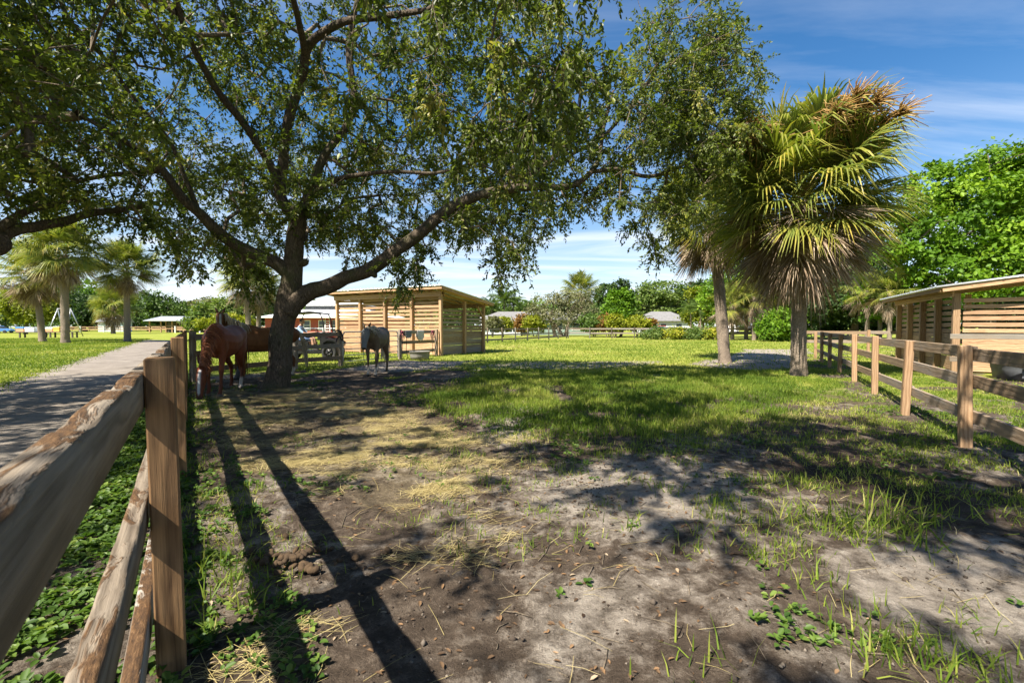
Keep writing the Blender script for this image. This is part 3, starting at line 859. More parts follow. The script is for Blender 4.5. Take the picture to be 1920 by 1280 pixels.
# small rail in front of it, and stock tanks
q0 = G(1783, 712)[:2]; q1 = G(1860, 700)[:2]
q1 = q0 + np.array([0.9, -0.42]) * 1.55; q2 = q0 + np.array([0.9, -0.42]) * 3.9
fence('hitching_rail', 'two grey rails on short posts before the right shelter and its tanks', [q0, q1, q2], (1.2, 0.62), 1.2, M['wood_fence'], M['wood_grey'], side=1, rail_h=0.13, skip_first=True)
# ------------------------------------------------------------------ leaves
def leaves(mb, P, ax, nr, ln, wr=0.42, tint=None, fine=False, rng=RNG):
    """P base points, ax axis, nr rough normal, ln length"""
    n = len(P)
    ax = unit(ax); sd = unit(np.cross(nr, ax)); nn = np.cross(ax, sd)
    ln = np.broadcast_to(np.asarray(ln, float), (n,))[:, None]
    w = ln * wr * 0.5
    tint = rng.random(n) if tint is None else tint
    if not fine:
        m = P + ax * ln * 0.48
        V = np.stack([P, m + sd * w + nn * w * 0.35, P + ax * ln - nn * ln * 0.06, m - sd * w + nn * w * 0.35], 1).reshape(-1, 3)
        b = np.arange(n)[:, None] * 4
        F = np.concatenate([b + np.array([[0, 2, 1]]), b + np.array([[0, 3, 2]])])
        mb.add(V, F, np.concatenate([tint, tint]))
    else:
        a1 = P + ax * ln * 0.3; a2 = P + ax * ln * 0.68
        V = np.stack([P, a1 + sd * w * 0.9 + nn * w * 0.3, a2 + sd * w * 0.85 + nn * w * 0.3, P + ax * ln - nn * ln * 0.12, a2 - sd * w * 0.85 + nn * w * 0.3, a1 - sd * w * 0.9 + nn * w * 0.3], 1).reshape(-1, 3)
        b = np.arange(n)[:, None] * 6
        F = np.concatenate([b + np.array([[0, 3, 2, 1]]), b + np.array([[0, 5, 4, 3]])])
        mb.add(V, F, np.concatenate([tint, tint]))

def sprays(mb_leaf, mb_twig, C, D, ntw, nlv, L, leaf_len, fine=False, droop=0.35, rng=RNG, twig=True, base_tint=None, spread=0.9, tint_amp=1.0):
    """leafy sprays: at every centre C with growth direction D, ntw twiglets with nlv leaves each"""
    m = len(C)
    Cc = np.repeat(C, ntw, 0); Dd = np.repeat(D, ntw, 0)
    dr = unit(Dd * (1 - 0.4 * spread) + rand_unit(m * ntw, rng) * spread + np.array([0, 0, -droop]))
    LL = np.repeat(np.broadcast_to(np.asarray(L, float), (m,)), ntw) * rng.uniform(0.55, 1.15, m * ntw)
    bt = np.repeat(rng.normal(0.5, 0.16, m) if base_tint is None else base_tint, ntw)
    sag = np.array([0, 0, -1.0]) * (LL * 0.22 * (0.5 + droop))[:, None]
    k = len(Cc)
    t = (np.tile(np.linspace(0.18, 1.0, nlv), k) + rng.uniform(-0.03, 0.03, k * nlv))[:, None]
    base = np.repeat(Cc, nlv, 0); d2 = np.repeat(dr, nlv, 0); l2 = np.repeat(LL, nlv)[:, None]; s2 = np.repeat(sag, nlv, 0)
    P = base + d2 * l2 * t + s2 * t * t
    P += rng.normal(0, 0.012, P.shape)
    ax = unit(d2 * 0.7 + rand_unit(len(P), rng) * 0.95 + np.array([0, 0, -0.25]))
    nr = unit(np.array([0, 0, 1.0]) + rand_unit(len(P), rng) * 0.95)
    ti = np.clip(np.repeat(bt, nlv) + rng.normal(0, 0.17 * tint_amp, len(P)), 0, 1)
    leaves(mb_leaf, P, ax, nr, leaf_len * rng.uniform(0.65, 1.2, len(P)), 0.45, ti, fine, rng)
    if twig:
        r0 = 0.0035
        s = unit(np.cross(dr, rand_unit(k, rng))); b = np.cross(dr, s)
        A = Cc; B2 = Cc + dr * LL[:, None] + sag
        V = []
        for q, r in ((A, r0), (B2, r0 * 0.3)):
            V += [q + s * r, q - s * r * 0.5 + b * r * 0.86, q - s * r * 0.5 - b * r * 0.86]
        V = np.stack(V, 1).reshape(-1, 3)
        bb = np.arange(k)[:, None] * 6
        Q = np.concatenate([bb + np.array([[i, (i + 1) % 3, 3 + (i + 1) % 3, 3 + i]]) for i in range(3)])
        mb_twig.add(V, Q, 0.5)

def limb_mesh(mb, P, r, n=None, k=12, knob=0.10, seed=0, flare=0.0):
    """a bumpy tapered limb along a traced path"""
    P = np.asarray(P, float); r = np.asarray(r, float)
    ln = np.linalg.norm(np.diff(P, axis=0), axis=1).sum()
    n = n or max(8, int(ln / 0.12))
    Q = smooth_path(P, n); rr = np.interp(np.linspace(0, 1, n), np.linspace(0, 1, len(r)), r)
    Q = Q + (np.stack([fbm(np.linspace(0, ln * 1.2, n), np.full(n, seed + c * 9.0), None, seed + c, 3) for c in range(3)], -1) - 0.5) * (rr * 0.7)[:, None] * sstep(0, 0.12, np.linspace(0, 1, n))[:, None]
    V, F, T = tube(Q, rr, k)
    c = np.repeat(Q, k, 0); d = V[:n * k] - c
    ang = np.tile(np.arange(k) * 2 * math.pi / k, n); tt = np.repeat(np.linspace(0, ln, n), k)
    bump = 1 + (fbm(np.cos(ang) * 1.6 + 7, np.sin(ang) * 1.6 + seed, tt * 1.4, seed, 4) - 0.5) * knob * 4
    if flare > 0:
        fl = np.exp(-tt / 0.22) * flare * (0.55 + 0.9 * vnoise(np.cos(ang) * 1.7 + 4, np.sin(ang) * 1.7 + 4, None, 5))
        bump = bump + fl
    V[:n * k] = c + d * bump[:, None]
    n0 = mb.n
    mb.add(V, F)
    mb.T.append(T + n0); mb.tt.append(np.full(len(T), 0.5))
    return Q, rr

def grow_branches(nodes, targets, rng, seg=0.35, wob=0.10, up=0.0):
    """join every target to the nearest branch by a wavering twig; returns node arrays and the growth direction at every target"""
    cap = len(nodes) + len(targets) * 40
    P = np.zeros((cap, 3)); par = np.full(cap, -1); P[:len(nodes)] = nodes
    nn = len(nodes)
    d0 = np.array([np.min(((nodes - t) ** 2).sum(1)) for t in targets])
    order = np.argsort(d0)
    tip = np.zeros(len(targets), int); D = np.zeros((len(targets), 3))
    for ti in order:
        t = targets[ti]
        d = ((P[:nn] - t) ** 2).sum(1)
        j = int(np.argmin(d)); a = P[j]
        L = math.sqrt(d[j]) + 1e-6
        k = max(1, min(38, int(L / seg)))
        w = rng.normal(0, wob, 3) * L
        prev = j
        for q in range(1, k + 1):
            f = q / k
            P[nn] = a + (t - a) * f + w * math.sin(math.pi * f) + np.array([0, 0, up * L * math.sin(math.pi * f)]) + rng.normal(0, 0.018, 3)
            par[nn] = prev; prev = nn; nn += 1
        tip[ti] = prev; D[ti] = unit(P[prev] - P[par[prev]] if par[prev] >= 0 else np.array([0, 0, 1.0]))
    return P[:nn], par[:nn], tip, D
def branch_tubes(mb, P, par, n_fixed, tips, r_tip=0.006, rmax=0.12, k=5, ex=0.5):
    n = len(P); cnt = np.zeros(n); cnt[tips] += 1
    for i in range(n - 1, n_fixed - 1, -1):
        if par[i] >= 0: cnt[par[i]] += cnt[i]
    r = np.minimum(rmax, r_tip * np.maximum(cnt, 1) ** ex)
    idx = np.arange(n_fixed, n)
    a = P[par[idx]]; b = P[idx]
    ra = np.where(par[idx] < n_fixed, r[idx] * 1.15, np.minimum(r[par[idx]], r[idx] * 1.5)); rb = r[idx]
    d = unit(b - a); s = unit(np.cross(d, np.array([0.31, 0.52, 0.79]))); c = np.cross(d, s)
    ang = np.arange(k) * 2 * math.pi / k
    A = a[:, None] + s[:, None] * (np.cos(ang)[None, :, None] * ra[:, None, None]) + c[:, None] * (np.sin(ang)[None, :, None] * ra[:, None, None])
    B = b[:, None] + s[:, None] * (np.cos(ang)[None, :, None] * rb[:, None, None]) + c[:, None] * (np.sin(ang)[None, :, None] * rb[:, None, None])
    V = np.concatenate([A, B], 1).reshape(-1, 3)
    base = np.arange(len(idx))[:, None] * 2 * k
    Q = np.concatenate([base + np.array([[i, (i + 1) % k, k + (i + 1) % k, k + i]]) for i in range(k)])
    mb.add(V, Q)

# ------------------------------------------------------------------ the big live oak
rng_o = np.random.default_rng(5)
ob_ = G(510, 729)
OD = ob_[1]
oak = thing('live_oak', 'spreading live oak with leaning trunk and long limb reaching right over the paddock', 'tree', (ob_[0], ob_[1], 0))
O0 = np.array([ob_[0], ob_[1], 0])
def tr(pts): return np.array([W(x, y, d) for x, y, d in pts])
pr = lambda px, d=OD: px * d / FPX
wood = MB()
fixed = []
trunk_P = tr([(510, 737, OD), (514, 705, OD), (524, 660, OD), (530, 610, OD), (539, 560, OD), (549, 500, OD), (556, 450, OD), (560, 415, OD), (561, 388, OD - 0.05)]) - O0
Q, _ = limb_mesh(wood, trunk_P, [pr(22), pr(21), pr(19.5), pr(19), pr(19.5), pr(16.5), pr(15.5), pr(15.5), pr(13)], 60, 28, 0.09, 3, 0.5)
fixed.append(Q[30:])
LIMBS = [
 ([(541, 585, OD), (566, 556, OD), (600, 540, OD), (650, 518, OD), (700, 501, OD), (750, 464, OD), (800, 424, OD), (850, 388, OD), (920, 362, OD), (1000, 350, OD + .1), (1060, 350, OD + .3), (1100, 330, OD + .5), (1122, 300, OD + .7), (1132, 240, OD + .9), (1150, 170, OD + 1.1)], [22, 21, 17, 15.5, 15, 14, 13, 12, 10.5, 8.5, 7, 6, 5, 3.5, 2]),
 ([(930, 360, OD), (1000, 322, OD + .2), (1050, 285, OD + .4), (1080, 235, OD + .5), (1090, 170, OD + .4)], [7, 6, 5, 4, 2]),
 ([(1110, 322, OD + .6), (1160, 318, OD + .9), (1220, 330, OD + 1.1), (1290, 300, OD + 1.2), (1330, 220, OD + 1.2), (1350, 120, OD + 1.2)], [5, 4.5, 4, 3.5, 3, 2]),
 ([(1130, 260, OD + .9), (1180, 200, OD + 1), (1230, 130, OD + 1), (1260, 40, OD + .9)], [4, 3.5, 3, 2]),
 ([(548, 520, OD), (508, 488, OD - .2), (450, 462, OD - .5), (405, 432, OD - .8), (378, 402, OD - 1), (340, 368, OD - 1.3), (296, 310, OD - 1.6), (230, 262, OD - 2), (150, 215, OD - 2.4)], [17, 14.5, 12.5, 12, 11, 9.5, 8, 6, 4]),
 ([(372, 398, OD - 1), (350, 340, OD - 1.2), (320, 270, OD - 1.4), (255, 190, OD - 1.6), (200, 110, OD - 1.8)], [6, 5, 4.5, 4, 3]),
 ([(555, 405, OD), (528, 372, OD - .1), (530, 300, OD - .3), (541, 225, OD - .6), (565, 150, OD - 1), (580, 85, OD - 1.4), (640, 45, OD - 1.8), (720, 30, OD - 2.3), (800, 20, OD - 2.9)], [16, 12.5, 11, 10.5, 10, 9, 8, 7, 5]),
 ([(528, 360, OD - .1), (505, 305, OD - .5), (460, 235, OD - 1), (405, 165, OD - 1.6), (350, 60, OD - 2.3), (320, -40, OD - 2.8)], [10, 8.5, 8, 7.5, 6.5, 5]),
 ([(563, 405, OD), (585, 350, OD + .2), (610, 290, OD + .3), (650, 235, OD + .4), (665, 190, OD + .5), (655, 90, OD + .5), (670, 0, OD + .3)], [15, 11, 9, 8, 7.5, 7, 5]),
 ([(575, 372, OD + .1), (640, 335, OD - .6), (740, 322, OD - 1.2), (820, 325, OD - 1.6), (900, 300, OD - 2)], [7, 5.5, 4, 3.5, 2.5]),
 ([(574, 110, OD - 1.2), (560, 40, OD - 2), (540, -60, OD - 3), (560, -250, OD - 4.6), (700, -500, OD - 5.6)], [8, 7, 6.5, 6, 5]),
 ([(800, 20, OD - 2.9), (900, -40, OD - 4), (980, -120, OD - 5), (1100, -240, OD - 6)], [5, 5, 4.5, 4]),
 ([(300, 320, OD - 1.6), (200, 330, OD - 1.2), (100, 345, OD - .8), (0, 330, OD - .5)], [6, 5, 4, 3]),
]
for li, (pp, rr) in enumerate(LIMBS):
    P = tr(pp) - O0
    Q, _ = limb_mesh(wood, P, [pr(r, p[2]) * 0.84 for r, p in zip(rr, pp)], None, 14 if li in (0, 4) else 10, 0.07, 20 + li)
    fixed.append(Q[::2])
# cut stub on the trunk and a burl under the long limb
limb_mesh(wood, tr([(552, 492, OD), (566, 493, OD - .05), (574, 491, OD - .08), (577, 491, OD - .09)]) - O0, [pr(9), pr(7.5), pr(7), pr(3)], 8, 10, 0.1, 61)
limb_mesh(wood, tr([(690, 502, OD), (702, 514, OD - .05), (704, 521, OD - .05)]) - O0, [pr(9), pr(6), pr(2)], 6, 8, 0.1, 62)
link('trunk', wood.mesh('trunk', True), M['oak_bark'], oak)
fixed = np.concatenate(fixed)
# leaf clusters: a wide dome over the paddock with a ragged lower edge
LOWX = np.array([-400, 0, 60, 200, 300, 350, 420, 465, 520, 600, 700, 740, 780, 805, 850, 920, 960, 1000, 1050, 1100, 1170, 1225, 1260, 1310, 1380, 1430, 1470, 1500, 2400])
LOWY = np.array([470, 440, 410, 408, 455, 500, 470, 545, 430, 455, 470, 510, 525, 470, 440, 478, 505, 450, 400, 385, 405, 470, 425, 415, 290, 190, 120, -60, -60])
def crown_pts(n, rng):
    out = []
    while len(out) < n:
        m = 4000
        a = rng.uniform(0, 2 * math.pi, m); r = np.sqrt(rng.random(m))
        x = -4.6 + 9.6 * r * np.cos(a); y = 7.6 + 8.4 * r * np.sin(a)
        zt = 4.2 + 6.2 * np.sqrt(np.clip(1 - r * r, 0, 1)); zb = 2.9 + 1.2 * (1 - r)
        zb = np.where(y < 4.5, 4.6, zb)
        z = zb + (zt - zb) * rng.random(m)
        P = np.stack([x, y, z], -1)
        px, py, dep = pix(P)
        low = np.interp(px, LOWX, LOWY)
        vis = (dep > 1.2)
        ok = np.ones(m, bool)
        ok &= ~(vis & (py > low - 14)) 
        ok &= ~(vis & (px > 1130) & (px < 1175) & (py < 140))
        ok &= ~((x > 1.2) & (y > 2) & (y < 9.2))
        ok &= ~((x > -3.4) & (y > 2.5) & (y < 9.6) & (rng.random(m) < .80))
        ok &= ~((x > -5.6) & (x <= -3.4) & (y > 2.5) & (y < 8.0) & (rng.random(m) < .45))
        ok &= ~((x > -6.5) & (x < -2.0) & (y < 3.2))
        # openness: clumps and gaps
        cl = fbm(x * 0.55, y * 0.55, z * 0.6, 91, 3)
        ok &= cl > (0.40 + 0.05 * (y < 4.0))
        # thinner over the camera so light reaches the sand
        ok &= (y > 4.6) | (rng.random(m) < 0.75)
        out += list(P[ok])
    return np.array(out[:n])
T1 = crown_pts(2200, rng_o)
# ragged hanging fringe along the lower edge
fr = []
for px, py, dp in [(320, 480, -1.2), (340, 500, -1.1), (365, 515, -1), (400, 470, -.6), (440, 500, .1), (450, 530, .2), (465, 545, .2), (480, 560, .3), (500, 500, .1), (600, 440, .2), (625, 470, .3), (650, 450, -.2), (690, 480, .1), (720, 450, -.1), (735, 500, .0), (750, 530, .1), (762, 560, .1), (775, 540, 0), (785, 520, .2), (800, 480, .1), (840, 450, .2), (870, 450, .1), (910, 440, .1), (925, 470, 0), (940, 500, .1), (950, 520, .1), (965, 510, .1), (975, 480, .1), (1000, 460, .2), (1010, 440, .2), (1060, 410, .3), (1100, 400, .4), (1150, 400, .6), (1200, 430, .9), (1215, 470, 1), (1230, 490, 1), (1250, 440, 1), (1240, 400, .9), (270, 440, -1), (230, 410, -.8), (180, 400, -.6), (520, 470, .4), (570, 470, .5), (430, 470, .5), (470, 500, .5), (415, 500, .6), (490, 530, .4), (660, 500, .5), (1180, 380, .9), (860, 420, -.1), (1030, 400, .2)]:
    for _ in range(2):
        fr.append(W(px + rng_o.normal(0, 9), py - 24 + rng_o.normal(0, 9), OD + dp + rng_o.normal(0, 0.35)))
# the bushy end of the long limb, right
for _ in range(330):
    px, py = 1300 + rng_o.normal(0, 72), 215 + rng_o.normal(0, 118)
    lim = np.interp(py, [-30, 60, 140, 260, 380, 470], [1330, 1390, 1440, 1400, 1360, 1290]); lo = np.interp(py, [-30, 0, 100, 200, 300, 440], [1215, 1205, 1190, 1180, 1160, 1215])
    if lo < px < lim and py < np.interp(px, LOWX, LOWY) + 8: fr.append(W(px, py, OD + 1.3 + rng_o.normal(0, 0.75)))
fr = np.array(fr)
shade_clumps = []  # unseen leaf clusters added overhead so their shade dapples the foreground
while len(shade_clumps) < 460:
    p = np.array([rng_o.uniform(-7.5, 4.5), rng_o.uniform(-4.5, 3.4), rng_o.uniform(4.7, 7.6)])
    if fbm(p[:1] * .7, p[1:2] * .7, p[2:] * .7, 92, 3)[0] > .47 and ((p[0] + 2) / 6.5) ** 2 + ((p[1] - 1.5) / 6) ** 2 < 1 and not (p[0] < -3.1 and p[1] > -2.2 and rng_o.random() < .7): shade_clumps.append(p)
T = np.concatenate([T1, fr, np.array(shade_clumps)]) - O0
P, par, tip, D = grow_branches(fixed, T, rng_o, 0.34, 0.09, 0.03)
tw = MB(); lv = MB()
branch_tubes(tw, P, par, len(fixed), tip, 0.0058, 0.075, 5)
hang = np.zeros(len(T)); hang[len(T1):] = 1
hm = hang > 0
sprays(lv, tw, P[tip][~hm], unit(D[~hm] + np.array([0, 0, 0.1])), 8, 17, 0.50, 0.104, False, 0.10, rng_o)
sprays(lv, tw, P[tip][hm], unit(D[hm] + np.array([0, 0, -0.2])), 7, 21, 0.52, 0.095, False, 0.45, rng_o)
# close twigs hanging over the camera, larger in view
cl = []
for _ in range(75):
    px, py = rng_o.uniform(780, 1130), rng_o.uniform(-60, 350)
    if py > np.interp(px, [780, 850, 930, 1000, 1080, 1130], [200, 300, 345, 330, 230, 120]): continue
    cl.append(W(px, py, rng_o.uniform(4.6, 6.6)))
cl = np.array(cl) - O0
P2, par2, tip2, D2 = grow_branches(P[len(fixed):], cl, rng_o, 0.2, 0.06, 0.05)
branch_tubes(tw, P2, par2, len(P) - len(fixed), tip2, 0.004, 0.02, 5)
sprays(lv, tw, P2[tip2], unit(D2 * 0.5 + np.array([0, 0, -0.6])), 6, 15, 0.45, 0.085, True, 0.9, rng_o)
link('branches', tw.mesh('branches', True), M['twig'], oak, kind='stuff')
link('crown', lv.mesh('crown'), M['oak_leaf'], oak)

# the neighbouring oak across the lane, its low limb in view
rng_l = np.random.default_rng(8)
lb = np.array([-13.5, 3.6, 0])
oak2 = thing('live_oak', 'live oak across the lane whose low limb reaches in at the left edge', 'tree', lb)
wood = MB(); fx2 = []
for pth, rad in (
    ([lb + (0, 0, -0.1), lb + (0.1, 0.05, 1.2), lb + (0.2, 0.2, 2.2), lb + (0.5, 0.6, 3.4), lb + (0.4, 1.0, 5.0), lb + (0.6, 1.4, 6.5)], [0.42, 0.34, 0.33, 0.24, 0.16, 0.09]),
    ([lb + (0.2, 0.2, 2.0), lb + (1.6, 1.6, 2.5), W(-60, 468, 7.4), W(0, 440, 7.9), W(60, 428, 8.2), W(110, 418, 8.5), W(170, 402, 8.8), W(235, 392, 9.1), W(300, 380, 9.4)], [0.2, 0.17, 0.125, 0.105, 0.095, 0.085, 0.072, 0.055, 0.03]),
    ([W(-30, 450, 7.7), W(40, 400, 8.1), W(100, 384, 8.4), W(160, 372, 8.6)], [0.1, 0.06, 0.05, 0.03]),
    ([lb + (0.4, 0.5, 3.2), lb + (2.2, 0.5, 4.6), lb + (4.2, 0.2, 5.6), lb + (6.2, -0.4, 6.2)], [0.2, 0.15, 0.11, 0.06]),
    ([lb + (0.3, 0.3, 2.8), lb + (0.8, 2.6, 4.2), lb + (1.2, 4.6, 5.2), lb + (1.6, 6.6, 5.8)], [0.2, 0.15, 0.1, 0.06]),
    ([lb + (0.3, 0.3, 2.6), lb + (-1.8, -0.6, 4.2), lb + (-3.6, -1.4, 5.4)], [0.2, 0.14, 0.07]),
    ([lb + (0.3, 0.3, 3.0), lb + (1.6, -2.0, 4.6), lb + (3.6, -3.6, 5.6)], [0.18, 0.13, 0.07])):
    Q, _ = limb_mesh(wood, np.array(pth) - lb, rad, None, 12, 0.08, 71 + len(fx2), 0.4 if not fx2 else 0)
    fx2.append(Q[::2])
link('trunk', wood.mesh('trunk', True), M['oak_bark'], oak2)
fx2 = np.concatenate(fx2)
T2 = []
while len(T2) < 480:
    a = rng_l.uniform(0, 2 * math.pi); r = math.sqrt(rng_l.random())
    x, y = -11.9 + 7.0 * r * math.cos(a), 3.6 + 7.4 * r * math.sin(a)
    if x > -6.6 and y < 4: continue
    z = 3.6 + rng_l.random() * (0.8 + 5.6 * math.sqrt(1 - r * r))
    p = np.array([[x, y, z]])
    px, py, dep = pix(p)
    if dep[0] > 0.5 and py[0] > np.interp(px[0], [-900, -100, 0, 120, 300, 500], [520, 430, 405, 380, 360, 330]): continue
    if fbm(p[:, 0] * 0.5, p[:, 1] * 0.5, p[:, 2] * 0.5, 17, 3)[0] < 0.44: continue
    T2.append(p[0])
for px, py in [(30, 395), (80, 390), (130, 385), (190, 400), (240, 402), (265, 415), (150, 440), (60, 350), (10, 370), (100, 330), (180, 350)]:
    T2.append(W(px, py, 8.6 + rng_l.normal(0, 0.3)))
T2 = np.array(T2) - lb
P, par, tip, D = grow_branches(fx2, T2, rng_l, 0.4, 0.09, 0.03)
tw = MB(); lv = MB()
branch_tubes(tw, P, par, len(fx2), tip, 0.006, 0.08, 5)
sprays(lv, tw, P[tip], unit(D + np.array([0, 0, -0.1])), 7, 22, 0.55, 0.085, False, 0.35, rng_l, False)
link('branches', tw.mesh('branches', True), M['twig'], oak2, kind='stuff')
link('crown', lv.mesh('crown'), M['oak_leaf'], oak2)

# ------------------------------------------------------------------ cabbage palms
def frond_mesh(name, elev, dead, seed, pet=1.15, blade=1.2):
    """costapalmate leaf along +x; droop is worked out for a leaf held at angle elev"""
    rg = np.random.default_rng(seed)
    mb = MB()
    ce, se = math.cos(elev), math.sin(elev)
    gdir = np.array([-se, 0, -ce])                     # gravity in leaf space
    bend = 0.16 if not dead else 0.05
    def costa(s):                                      # along the petiole and midrib
        return np.array([s, 0, 0]) + gdir * bend * s * s * 0.5
    tot = pet + blade * 0.45
    pts = [costa(tot * k / 7) for k in range(8)]
    V, Q, T_ = tube(pts, np.linspace(0.026, 0.008, 8), 5)
    mb.add(V, Q, 0.75 if not dead else 0.6)
    n = 54 if not dead else 44
    for k in range(n):
        u = k / (n - 1) * 2 - 1
        a = u * math.radians(128 if not dead else 62)
        root = costa(pet + blade * 0.42 * (1 - abs(u)) ** 1.2)
        sd = np.array([0, 1.0, 0]); fw = unit(costa(tot) - costa(tot - 0.2)); up = np.cross(fw, sd)
        L = blade * (1.0 - 0.34 * abs(u) ** 1.5) * rg.uniform(0.9, 1.1)
        if dead: L *= rg.uniform(0.7, 1.0)
        dr = unit(fw * math.cos(a) + sd * math.sin(a) + up * (0.22 * (1 - abs(u)) + rg.normal(0, 0.05 if not dead else 0.22)))
        dp = rg.uniform(0.2, 0.75) if not dead else rg.uniform(0.15, 0.5)
        w = (0.027 if not dead else 0.022) * rg.uniform(0.85, 1.15)
        nrm = unit(np.cross(dr, np.cross(up, dr)))
        sv = unit(np.cross(nrm, dr))
        prof = [(0, 0.3), (0.42, 1.0), (0.72, 0.6), (1.0, 0.06)]
        Vv = []
        for s, ww in prof:
            c = root + dr * L * s + gdir * dp * L * s ** 3.2
            Vv += [c - sv * w * ww, c + nrm * w * 0.5 * ww, c + sv * w * ww]
        F = []
        for q in range(3):
            o = q * 3
            F += [(o, o + 1, o + 4, o + 3), (o + 1, o + 2, o + 5, o + 4)]
        ti = float(np.clip(rg.normal(0.5, 0.14) + 0.3 * max(0, -se) + 0.0, 0, 1)) if not dead else rg.uniform(0.1, 1.0)
        tints = [ti, ti, ti, ti, min(1, ti + 0.16 * (not dead)), min(1, ti + 0.16 * (not dead))]
        mb.add(np.array(Vv), np.array(F), np.array(tints))
    me = mb.mesh(name)
    me.materials.append(M['dead_leaf'] if dead else M['palm_leaf'])
    return me
EL = [80, 62, 42, 22, 0, -22, -45]
FR = {e: [frond_mesh('frond', math.radians(e), False, 100 + e + 7 * k) for k in range(2)] for e in EL}
DEADM = [frond_mesh('dead_frond', math.radians(-70), True, 300 + k) for k in range(4)]
def stalk_mesh(seed):
    rg = np.random.default_rng(seed); mb = MB()
    main = smooth_path([(0, 0, 0), (0.8, 0, 0.12), (1.5, 0, -0.05), (1.9, 0, -0.35)], 9)
    add_tube(mb, main, np.linspace(0.02, 0.006, 9), 4)
    for k in range(210):
        s = rg.uniform(0.45, 1.0); b = main[int(s * 8)]
        d = unit(rg.normal(size=3) + np.array([0.5, 0, -0.2])) * rg.uniform(0.15, 0.42)
        p = np.array([b, b + d * 0.55 + rg.normal(0, 0.02, 3), b + d + np.array([0, 0, -0.08])])
        add_tube(mb, p, [0.011, 0.009, 0.004], 3, rg.random())
    me = mb.mesh('flower_stalk'); me.materials.append(M['stalk'])
    return me
M['stalk'] = m_leaf('palm flower stalk', [(0.0, (0.30, 0.16, 0.05)), (1.0, (0.52, 0.36, 0.15))], 0.15, 0.8, 0.1)
STALK = stalk_mesh(4)
def palm(label, base, top, r0, r1, scale, n_green=46, n_dead=34, seed=1, skirt=1.0, boots=0.25, stalks=(), group='cabbage palms', dead_len=1.0):
    rg = np.random.default_rng(seed)
    base = np.array(base, float); top = np.array(top, float)
    t = thing('cabbage_palm', label, 'palm tree', base, 0, group)
    L = top - base
    mb = MB()
    n = 46
    Pth = smooth_path([(0, 0, -0.1), L * 0.3 + np.array([L[0] * -0.05, 0, 0]), L * 0.65, L], n)
    s = np.linspace(0, 1, n)
    rr = r0 + (r1 - r0) * s + r0 * 0.32 * np.exp(-s * L[2] / 0.32)
    rr = rr * (1 + 0.03 * np.sin(s * L[2] * 26))
    k = 18
    V, Q, T_ = tube(Pth, rr, k)
    ang = np.tile(np.arange(k), n); hh = np.repeat(s * L[2], k)
    c = np.repeat(Pth, k, 0)
    V[:n * k] = c + (V[:n * k] - c) * (1 + 0.16 * (vnoise(ang * 0.7, hh * 3.0, None, seed) - 0.5) + 0.10 * (vnoise(ang * 1.9, hh * 14, None, seed + 1) - 0.5))[:, None]
    n0 = mb.n; mb.add(V, Q); mb.T.append(T_ + n0); mb.tt.append(np.full(len(T_), 0.5))
    link('trunk', mb.mesh('trunk', True), M['palm_bark'], t)
    # leaf bases left on the upper trunk
    for i in range(int(26 * boots * 2)):
        f = 1 - boots * rg.random()
        p = L * f; az = rg.uniform(0, 2 * math.pi)
        a = np.array([math.cos(az), math.sin(az), 0])
        tube_obj('leaf_base', t, [p + a * r1 * 0.8, p + a * (r1 + 0.1 * scale) + np.array([0, 0, 0.12 * scale]), p + a * (r1 + 0.2 * scale) + np.array([0, 0, 0.3 * scale])], [0.07 * scale, 0.055 * scale, 0.025 * scale], M['palm_bark'], 5)
    for i in range(n_green):
        f = (i + 0.5) / n_green
        e = 86 - 106 * f ** 0.85 + rg.normal(0, 6)
        az = i * 2.39996 + rg.normal(0, 0.2)
        cls = min(EL, key=lambda q: abs(q - e))
        me = FR[cls][i % 2]
        sc = scale * (0.80 + 0.30 * math.sin(math.pi * min(1, f + 0.2))) * rg.uniform(0.9, 1.08)
        p = L + np.array([0, 0, (0.42 - 0.75 * f) * scale]) + np.array([math.cos(az), math.sin(az), 0]) * r1 * 0.6
        o = link('frond', me, None, t, p)
        o.rotation_euler = (Matrix.Rotation(az, 3, 'Z') @ Matrix.Rotation(-math.radians(e), 3, 'Y') @ Matrix.Rotation(rg.normal(0, 0.35), 3, 'X')).to_euler()
        o.scale = (sc, sc, sc)
    for i in range(n_dead):
        f = (i + 0.5) / n_dead
        e = -26 - 52 * f ** 0.8 + rg.normal(0, 7)
        az = i * 2.39996 + rg.normal(0, 0.25)
        sc = scale * rg.uniform(0.8, 1.05) * dead_len
        p = L + np.array([0, 0, (-0.12 - 0.55 * skirt * f) * scale]) + np.array([math.cos(az), math.sin(az), 0]) * r1 * 0.8
        o = link('dead_frond', DEADM[i % 4], None, t, p)
        o.rotation_euler = (Matrix.Rotation(az, 3, 'Z') @ Matrix.Rotation(-math.radians(e), 3, 'Y') @ Matrix.Rotation(rg.normal(0, 0.6), 3, 'X')).to_euler()
        o.scale = (sc, sc, sc)
    for az, e, sc in stalks:
        o = link('flower_stalk', STALK, None, t, L + np.array([0, 0, 0.1 * scale]))
        o.rotation_euler = (Matrix.Rotation(az, 3, 'Z') @ Matrix.Rotation(-math.radians(e), 3, 'Y')).to_euler()
        o.scale = (sc * scale,) * 3
    return t
b1 = G(1497, 703)
palm('large shaggy cabbage palm with thick skirt of dead fronds, nearest the right fence', b1, W(1500, 378, b1[1] + 0.1), 0.20, 0.19, 1.12, 80, 90, 3, 1.0, 0.2, ((-2.75, 34, 1.4), (-2.95, 42, 1.35), (-2.6, 40, 1.4), (-1.35, 46, 1.35), (-1.15, 38, 1.35), (-1.55, 50, 1.35), (-1.8, 40, 1.3), (-0.5, 40, 1.0), (2.4, 45, 1)), dead_len=0.82)
b2 = G(1359, 679)
